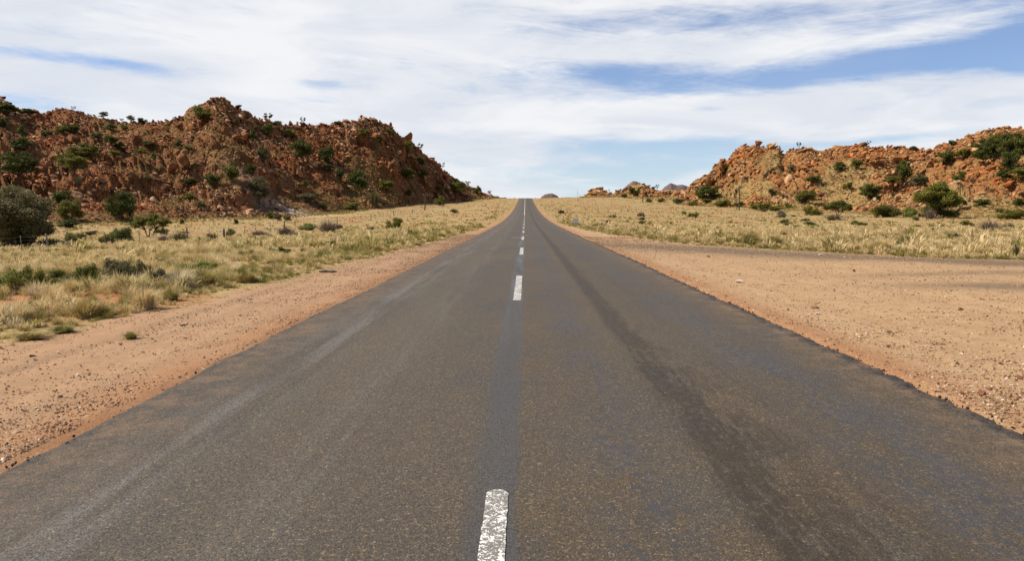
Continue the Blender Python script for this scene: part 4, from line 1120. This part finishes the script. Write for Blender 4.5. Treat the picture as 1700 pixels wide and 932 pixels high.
hill_grass('hill_grass', HK, 1500, 17, HK.t0 + 0.004, HK.t1 - 0.004, 'dry grass tufts on the low far knolls', 0.5)

#@PLANTS
# ------------------------------------------------------------------ plants
def tube(pts, rad, k=6):
    V, F = [], []
    pts = [np.array(p, float) for p in pts]
    for i, p in enumerate(pts):
        d = pts[min(i + 1, len(pts) - 1)] - pts[max(i - 1, 0)]; d /= np.linalg.norm(d) + 1e-9
        a = np.cross(d, [0.3, 1, 0.1]); a /= np.linalg.norm(a) + 1e-9; b = np.cross(d, a)
        for j in range(k):
            th = 2 * math.pi * j / k
            V.append(p + rad[i] * (math.cos(th) * a + math.sin(th) * b))
    for i in range(len(pts) - 1):
        for j in range(k):
            a0, a1 = i * k + j, i * k + (j + 1) % k
            F += [[a0, a1, a1 + k], [a0, a1 + k, a0 + k]]
    return V, F
def join(parts):
    V, F = [], []
    for v, f in parts:
        o = len(V); V += list(v); F += [[q + o for q in t] for t in f]
    return np.array(V), np.array(F)

def plant_shape(kind, seed):
    """clump centres, clump radii and the stems that carry them, in a unit box (width 1, height 1)"""
    r = np.random.default_rng(seed); C, Rr, stems = [], [], []
    if kind == 'bush':
        for i in range(24):
            a = r.uniform(0, 6.28); q = math.sqrt(r.random()) * 0.36; z = r.uniform(0.12, 0.82) * (1 - 1.2 * q * q)
            C.append([math.cos(a) * q, math.sin(a) * q, z]); Rr.append([r.uniform(.12, .19)] * 2 + [r.uniform(.11, .17)])
    elif kind == 'acacia':
        for i in range(34):
            a = r.uniform(0, 6.28); q = math.sqrt(r.random()) * 0.40; z = 0.80 - 0.28 * (q / 0.4) ** 2 + r.uniform(-0.12, 0.06)
            C.append([math.cos(a) * q, math.sin(a) * q, z]); Rr.append([r.uniform(.09, .15)] * 2 + [r.uniform(.06, .10)])
    elif kind == 'tree':
        for i in range(34):
            a = r.uniform(0, 6.28); q = math.sqrt(r.random()) * 0.40; z = r.uniform(0.22, 0.90) * (1 - 1.3 * q * q)
            C.append([math.cos(a) * q, math.sin(a) * q, z]); Rr.append([r.uniform(.10, .17)] * 2 + [r.uniform(.07, .13)])
    elif kind == 'wide':
        for i in range(16):
            a = r.uniform(0, 6.28); q = math.sqrt(r.random()) * 0.38; z = r.uniform(0.2, 0.78) * (1 - 0.8 * q)
            C.append([math.cos(a) * q, math.sin(a) * q, z]); Rr.append([r.uniform(.09, .17)] * 2 + [r.uniform(.15, .27)])
    elif kind == 'sparse':
        for i in range(9):
            a = r.uniform(0, 6.28); q = math.sqrt(r.random()) * 0.38; z = r.uniform(0.40, 0.92)
            C.append([math.cos(a) * q, math.sin(a) * q, z]); Rr.append([r.uniform(.06, .13)] * 2 + [r.uniform(.05, .10)])
    C = np.array(C); Rr = np.array(Rr)
    ns = 3 if kind in ('acacia', 'tree', 'sparse') else 4
    tr = {'bush': 0.012, 'acacia': 0.013, 'tree': 0.013, 'wide': 0.012}.get(kind, 0.018)
    roots = [np.array([r.normal(0, .025), r.normal(0, .025), -0.04]) for _ in range(ns)]
    forks = []
    for q in range(ns):
        a = 6.28 * q / ns + r.uniform(-.5, .5)
        fk = np.array([math.cos(a) * 0.12, math.sin(a) * 0.12, 0.30 if kind in ('acacia', 'sparse') else 0.18]) + r.normal(0, .02, 3)
        mid_ = roots[q] * .5 + fk * .5 + r.normal(0, .015, 3)
        stems.append(tube([roots[q], mid_, fk], [tr * 1.5, tr * 1.1, tr * 0.85])); forks.append(fk)
    for c in C:
        fk = forks[int(np.argmin([np.linalg.norm(c[:2] - f[:2]) for f in forks]))]
        mm = fk * .5 + c * .5 + np.array([0, 0, -0.03]) + r.normal(0, .02, 3)
        stems.append(tube([fk, mm, c], [tr * 0.7, tr * 0.45, tr * 0.18], 5))
    return C, Rr, stems
def leaves(C, Rr, n, size, seed, ball=0.0):
    r = np.random.default_rng(seed)
    vol = Rr.prod(1) ** 0.67; idx = r.choice(len(C), n, p=vol / vol.sum())
    d = r.normal(size=(n, 3)); d /= np.linalg.norm(d, axis=1)[:, None]
    rad = r.random(n) ** (1 / 2.2) * (1 + 0.22 * np.abs(r.normal(size=n)) * (r.random(n) < 0.3))
    P = C[idx] + d * rad[:, None] * Rr[idx]
    P[:, 2] = np.maximum(P[:, 2], 0.01)
    u = r.normal(size=(n, 3)); u /= np.linalg.norm(u, axis=1)[:, None]
    v = np.cross(u, d + r.normal(size=(n, 3)) * .8); v /= np.linalg.norm(v, axis=1)[:, None] + 1e-9
    s = size * r.uniform(0.6, 1.3, n)[:, None]
    V = np.stack([P - u * s, P + v * s * .55, P + u * s, P - v * s * .55], 1).reshape(-1, 3)
    F = np.arange(n * 4).reshape(n, 4)
    F = np.concatenate([F[:, [0, 1, 2]], F[:, [0, 2, 3]]])
    tint = np.repeat(np.clip(r.normal(0.5, 0.2, n) + (r.random(len(C))[idx] - .5) * 0.3, 0, 1), 4)
    return V, F, tint
_cache = {}
LOD = {'hi': (34000, 0.013), 'md': (12000, 0.021), 'lo': (3800, 0.034), 'xs': (1000, 0.058)}
def plant_meshes(kind, tone, lod, var):
    key = (kind, tone, lod, var)
    if key in _cache: return _cache[key]
    if kind in ('tuft', 'twigs'):
        if kind == 'tuft':
            v, f = tuft_template(var + 300, 700, 0.020, 0.5, 0.35)
        else:
            v, f = tuft_template(var + 400, 420, 0.018, 0.8, 0.5)
        mx = np.percentile(np.abs(v[4::5, :2]), 88); v = v / [mx * 2.0, mx * 2.0, np.percentile(v[4::5, 2], 92)]
        fol = np_mesh('blades', v, f, [M_grass if kind == 'tuft' and tone not in M_leaf else M_leaf[tone if tone in M_leaf else 'grey']],
                      {'tint': np.repeat(np.clip({'straw': .16, 'gold': .42, 'green': .62, 'white': .93}.get(tone, .5) + RNG.normal(0, .09 if tone in ('straw', 'gold', 'green', 'white') else .2, len(v) // 5), 0.02, 1), 5)})
        _cache[key] = (fol, None); return _cache[key]
    C, Rr, stems = plant_shape(kind, 900 + var * 7 + len(kind))
    n, sz = LOD[lod]
    if kind == 'sparse': n = int(n * .4)
    v, f, t = leaves(C, Rr, n, sz, var + 5)
    fol = np_mesh('foliage', v, f, [M_leaf[tone]], {'tint': t})
    sv, sf = join(stems)
    st = np_mesh('stem', sv, sf, [M_bark], None, True)
    _cache[key] = (fol, st)
    return _cache[key]

def plant(name, cat, px, py, w, h, kind, tone, label, group=None, lod=None, sink=0.03):
    p = hit(px, py)
    dep = p.y
    W_, H_ = w / FPX * dep, h / FPX * dep
    lod = lod or ('hi' if w > 70 else 'md' if w > 30 else 'lo' if w > 13 else 'xs')
    var = RNG.integers(0, 4)
    fol, st = plant_meshes(kind, tone, lod, int(var))
    rz = RNG.uniform(0, 6.28)
    if kind == 'wide': W_ *= 1.22; H_ *= 1.22
    if kind == 'tuft' and py > 500: W_ *= 0.95; H_ *= 0.9
    onhill = py < 372 and h < 46 and cat != 'grass tuft' and not (px > 900 and py > 334)
    if onhill: W_ *= 1.16; H_ *= 1.18; sink = -0.08 if py < 330 else 0.0
    scale = (W_ * 1.08, W_ * 1.08, H_ * 1.06)
    loc = (p.x, p.y - (0.3 if onhill else 0.0), p.z - sink * H_)
    if st is None:
        o = link(name, fol); o.location = loc; o.scale = scale; o.rotation_euler = (0, 0, rz)
        return tag(o, label, cat, group)
    o = bpy.data.objects.new(name, None); COL.objects.link(o); o.empty_display_size = 0.2
    o.location = loc; o.scale = scale; o.rotation_euler = (0, 0, rz)
    tree = 'tree' in name
    link('crown' if tree else 'foliage', fol, o)
    link('trunk' if tree else 'stem', st, o)
    return tag(o, label, cat, group)

def scrub(n, side, seed, label, group):
    r = np.random.default_rng(seed); c = 0
    while c < n:
        px = r.uniform(0, 800) if side < 0 else r.uniform(930, 1700)
        py = r.uniform(380, 455) if side < 0 else r.uniform(352, 405)
        p_ = hit(px, py)
        lim = np.interp(p_.y, *(L_BND if side < 0 else R_BND)) + 1.5
        if abs(p_.x) < lim or p_.y > 230 or p_.y < 14 or any(math.hypot(p_.x - bx, p_.y - by) < br + 1.5 for bx, by, br in KEEP): continue
        w = r.uniform(9, 22) * (1 if side < 0 else 0.85); kd = ['wide', 'twigs', 'bush', 'wide'][c % 4]
        nm = D if kd == 'twigs' else B
        plant(nm, 'shrub', px, py, w, w * r.uniform(0.36, 0.6), kd, ['grey', 'purp', 'olive', 'olive', 'grey'][r.integers(0, 5)], label, group); c += 1
for row in PL:
    nm, px, py, w, h, kind, tone, lab = row
    plant(nm, CATS[nm], px, py, w, h, kind, tone, lab)

scrub(55, -1, 71, 'tiny knee-high scrub plant sprinkled in the dry grass of the left plain', 'tiny scrub plants in the left grassland')
scrub(75, 1, 72, 'tiny knee-high scrub plant sprinkled in the dry grass of the right plain', 'tiny scrub plants in the right grassland')

# ------------------------------------------------------------------ posts, fence, plate
def cyl(r0, r1, h, k=10, jit=0.0, seed=0):
    r = np.random.default_rng(seed)
    zs = np.linspace(0, h, 7)
    pts = [[r.normal(0, jit), r.normal(0, jit), z] for z in zs]
    v, f = tube(pts, np.linspace(r0, r1, 7), k)
    v = list(v); c = len(v); v.append(np.array(pts[-1]) + [0, 0, .01])
    f = f + [[6 * k + j, 6 * k + (j + 1) % k, c] for j in range(k)]
    return np.array(v), np.array(f)
def box(sx, sy, sz, c=(0, 0, 0)):
    v = np.array([[x * sx / 2 + c[0], y * sy / 2 + c[1], z * sz / 2 + c[2]] for x in (-1, 1) for y in (-1, 1) for z in (-1, 1)], float)
    f = np.array([[0, 1, 3], [0, 3, 2], [4, 6, 7], [4, 7, 5], [0, 4, 5], [0, 5, 1], [2, 3, 7], [2, 7, 6], [0, 2, 6], [0, 6, 4], [1, 5, 7], [1, 7, 3]])
    return v, f
def empty(name, loc, rot=(0, 0, 0)):
    o = bpy.data.objects.new(name, None); COL.objects.link(o); o.location = loc; o.rotation_euler = rot; return o

# left boundary fence, parallel to the road
FX = -33.0
fence = empty('wire_fence', (FX, 45, float(ground_z(np.array(FX), np.array(45.0)))))
tag(fence, 'thin wire fence of weathered posts running along the left plain below the hill', 'fence')
fy = [45.0]; k = 0
while fy[-1] < 330:
    fy.append(fy[-1] + (5.0 + RNG.uniform(-.4, .4)))
stout = [v for v in cyl(0.085, 0.07, 1.45, 9, 0.006, 1)]; thin = [v for v in cyl(0.03, 0.026, 1.3, 6, 0.006, 2)]
me_s = np_mesh('stout_post', stout[0], stout[1], [M_polewood], None, True); me_t = np_mesh('thin_post', thin[0], thin[1], [M_post], None, True)
tops = []
for i, yv in enumerate(fy):
    xv = FX + RNG.uniform(-.12, .12); zv = float(ground_z(np.array(xv), np.array(yv)))
    o = link('post', me_s if i % 6 == 0 else me_t, fence)
    o.location = Vector((xv, yv, zv - 0.1)) - fence.location
    o.rotation_euler = (RNG.normal(0, .05), RNG.normal(0, .05), 0)
    tops.append((xv, yv, zv))
for hgt in (0.3, 0.6, 0.85, 1.1):
    v, f = tube([[x - FX, y - 45, z + hgt - fence.location.z] for x, y, z in tops], [0.003] * len(tops), 4)
    link('wire', np_mesh('wire', v, f, [M_wire]), fence)

def lone_post(px, py, hpx, r, mat, label, lean=0.0, name='wooden_post'):
    p = hit(px, py); hh = hpx / FPX * p.y
    v, f = cyl(r * 1.1, r * .9, hh + .1, 9, r * .12, int(px))
    o = link(name, np_mesh(name, v, f, [mat], None, True)); o.location = (p.x, p.y, p.z - .08); o.rotation_euler = (0, lean, 0)
    tag(o, label, 'post')
lone_post(81, 415, 27, 0.06, M_post, 'pale thin post leaning left, right of the large grey-green thorn tree', -0.12)
lone_post(27, 412, 22, 0.06, M_post, 'pale thin post in front of the trunk of the large thorn tree', -0.05)
lone_post(216, 404, 17, 0.10, M_polewood, 'stout dark post standing in the larger light green bush')
lone_post(372, 396, 15, 0.12, M_polewood, 'stout dark fence post beside the little olive bush')

def utility_pole(px, py, top, label, lean=0.0, arm=True):
    p = hit(px, py); hh = (py - top) / FPX * p.y
    o = empty('utility_pole', (p.x, p.y, p.z), (0, lean, 0))
    v, f = cyl(0.17 if arm else .14, 0.11, hh, 10, 0.01, int(px))
    v[:, 2] -= 0.05 * (v[:, 2] < .01) * hh
    link('pole', np_mesh('pole', v, f, [M_polewood], None, True), o)
    if arm:
        v, f = box(1.5, 0.12, 0.12, (0, -0.17, hh - 0.5)); link('crossarm', np_mesh('crossarm', v, f, [M_polewood]), o)
        for sx in (-0.62, 0.62):
            v, f = cyl(0.05, 0.035, 0.22, 8); v = v + [sx, -0.17, hh - 0.44]
            link('insulator', np_mesh('insulator', v, f, [M_plate], None, True), o)
    return tag(o, label, 'pole', 'utility poles')
utility_pole(1227, 350, 310, 'nearer wooden utility pole on the right plain, right of the dense dark tree')
utility_pole(1067, 337, 313, 'farther utility pole in front of the far right knoll')
utility_pole(705, 350, 322, 'leaning utility pole at the foot of the left hill near its right end', 0.06)
utility_pole(1011, 327, 314, 'tiny distant utility pole on the skyline beside the first far knoll', 0, True)
p = hit(959, 327)
o = empty('antenna_mast', (p.x, p.y, p.z))
hh = (327 - 312) / FPX * p.y
v, f = cyl(0.07, 0.03, hh, 6); link('pole', np_mesh('pole', v, f, [M_wire]), o)
for a in (0, 2.1, 4.2):
    v, f = tube([[0, 0, hh * .7], [math.cos(a) * 1.2, math.sin(a) * 1.2, 0]], [0.012, 0.012], 4); link('guy_wire', np_mesh('guy_wire', v, f, [M_wire]), o)
tag(o, 'very thin mast on the skyline between the road crest and the first far knoll', 'mast')

# small white plate beside the road
p = hit(956, 374)
o = empty('marker_plate', (p.x, p.y, p.z), (0, 0, 0.05))
v, f = box(0.62, 0.02, 0.50, (0, 0, 0.52)); link('plate', np_mesh('plate', v, f, [M_plate]), o)
v, f = box(0.022, 0.02, 0.24, (-0.08, -0.015, 0.54)); v2, f2 = box(0.022, 0.02, 0.24, (0.10, -0.015, 0.54))
link('marking', np_mesh('marking', *join([(v, f), (v2, f2)]), [M_post]), o)
for sx in (-0.2, 0.2):
    v, f = cyl(0.022, 0.022, 0.75, 8); v = v + [sx, 0.04, 0]; link('leg', np_mesh('leg', v, f, [M_wire], None, True), o)
tag(o, 'small pale marker plate standing in the grass right of the road', 'sign')

# ------------------------------------------------------------------ single stones and litter
def stone(px, py, w, h, mat, label, name='stone', cat='stone', seed=0):
    p = hit(px, py); W_ = w / FPX * p.y; H_ = h / FPX * p.y
    v, f = T_rock[seed % len(T_rock)]
    v = v / np.abs(v).max(0)
    if w >= 18:                                   # a fractured outcrop: several blocks in one body
        rr = np.random.default_rng(seed); vs, fs = [], []
        for q in range(11):
            tv, tf = T_rock[rr.integers(0, 8)]; sc = rr.uniform(.22, .5)
            M3 = (roty(rr.normal(.5, .3, 1)) @ rotz(rr.uniform(0, 6.28, 1)) @ rotx(rr.normal(0, .3, 1)))[0]
            c_ = np.array([rr.uniform(-.6, .6), rr.uniform(-.5, .5), 0]); c_[2] = rr.uniform(-.5, .75) * (1 - .5 * abs(c_[0]))
            fs.append(tf + sum(len(a) for a in vs)); vs.append((tv * [sc * 1.3, sc, sc * .8]) @ M3.T + c_)
        v, f = np.concatenate(vs), np.concatenate(fs)
    o = link(name, np_mesh(name, v * [W_ / 2, W_ / 2 * .8, H_ * .62], f, [mat], {'tint': np.full(len(v), .5)}))
    o.location = (p.x, p.y, p.z + H_ * .3); o.rotation_euler = (0, RNG.normal(0, .15), RNG.uniform(-.5, .5))
    return tag(o, label, cat)
ST = [
 (1597, 657, 11, 9, M_stoneD, 'dark brown stone beside the road edge, left of a reddish one'),
 (1629, 665, 12, 10, M_stoneD, 'round reddish stone nearest the road edge at the right'),
 (1645, 650, 13, 7, M_stoneD, 'flat brown stone just behind the round reddish stone'),
 (1595, 518, 9, 6, M_stoneD, 'dark red stone alone in the middle of the lay-by at the right'),
 (1175, 428, 8, 5, M_stoneD, 'dark red stone alone near the narrow far end of the lay-by'),
 (1226, 471, 15, 5, M_stoneP, 'long pale stone close to the road edge'),
 (1357, 523, 9, 5, M_stoneP, 'pale wedge-shaped stone in the gravel of the lay-by'),
 (1352, 513, 15, 4, M_stoneD, 'flat thin brown stone just behind the pale wedge-shaped stone'),
 (1660, 612, 8, 6, M_stoneD, 'small brown stone far right in the lay-by, behind the flat brown stone'),
 (1693, 638, 9, 7, M_stoneD, 'brown stone cut close to the right border of the lay-by'),
 (1439, 560, 7, 5, M_stoneP, 'small pale pinkish stone in mid lay-by'),
 (1418, 451, 7, 4, M_stoneD, 'small dark stone in the far half of the lay-by'),
 (1307, 517, 6, 4, M_stoneD, 'small dark stone left of the flat thin brown stone'),
 (1475, 581, 9, 5, M_stoneD, 'reddish stone between the pale pinkish stone and the road edge'),
 (1362, 424, 8, 3, M_stoneP, 'tiny pale stone near the back edge of the lay-by'),
 (128, 625, 8, 4, M_stoneP, 'pale stone on the left shoulder'),
 (145, 622, 6, 4, M_stoneD, 'small brown stone right of the pale stone on the left shoulder'),
 (200, 578, 6, 5, M_stoneD, 'dark pebble on the smooth part of the left shoulder'),
 (97, 589, 6, 5, M_stoneP, 'whitish pebble behind the black scrap on the left shoulder'),
]
for i, (px, py, w, h, mt, lab) in enumerate(ST): stone(px, py, w, h, mt, lab, seed=i)
stone(56, 595, 15, 4, M_black, 'flat black rubber scrap lying on the left shoulder', 'rubber_scrap', 'scrap', 3)
def stick(px, py, w, r, label):
    p = hit(px, py); L = w / FPX * p.y
    pts = [[-L / 2 + L * q / 6, RNG.normal(0, .02), .02 + abs(RNG.normal(0, .012))] for q in range(7)]
    v, f = tube(pts, [r * .7, r, r * 1.2, r, r * 1.1, r * .8, r * .4], 6)
    o = link('stick', np_mesh('stick', v, f, [M_bark], None, True)); o.location = (p.x, p.y, p.z)
    tag(o, label, 'stick')
stick(545, 453, 30, 0.035, 'dark broken stick lying where the left grass meets the shoulder')
stick(305, 548, 14, 0.012, 'thin dark twig on the left shoulder right of the green weed')

BL = [
 (404, 238, 34, 26, 'L', 'large smooth pale-grey slab below the right side of the main peak'),
 (292, 290, 44, 46, 'L', 'big orange crag standing out in the middle of the left hill'),
 (650, 295, 34, 34, 'L', 'upright orange cliff block on the right part of the left hill'),
 (676, 238, 16, 18, 'L', 'pale upright block at the top of the steep right shoulder'),
 (622, 231, 14, 9, 'L', 'rounded pinkish boulder under the second summit'),
 (536, 236, 10, 14, 'L', 'thin pale upright slab left of the second summit'),
 (766, 326, 14, 7, 'L', 'smooth pink boulder beside the broad olive bush near the slope end'),
 (298, 217, 20, 14, 'L', 'rounded boulder left below the main peak'),
 (1199, 283, 13, 16, 'R', 'pointed rock standing on the left shoulder of the right hill'),
 (1455, 275, 26, 15, 'R', 'pale rounded boulder in the middle of the right hill'),
 (1492, 270, 32, 18, 'R', 'largest orange-pink boulder in the middle of the right hill'),
 (1547, 278, 20, 14, 'R', 'pale boulder right of the largest orange-pink boulder'),
 (1607, 276, 14, 10, 'R', 'pale boulder below the flat olive bush on the right hill'),
 (1530, 291, 18, 13, 'R', 'light grey boulder above the brown-green bush on the right hill'),
 (1461, 314, 10, 10, 'R', 'small pale upright block left of the small olive bush'),
 (1625, 295, 14, 11, 'R', 'brown boulder left below the dark bush cluster'),
]
for i, (px, py, w, h, sd, lab) in enumerate(BL):
    o = stone(px, py, w, h, M_rockL if sd == 'L' else M_rockR, lab, 'boulder', 'boulder', seed=i + 3)
    o.rotation_euler = (RNG.normal(0, .1), .35 if sd == 'L' else -.2, RNG.uniform(-.4, .4))
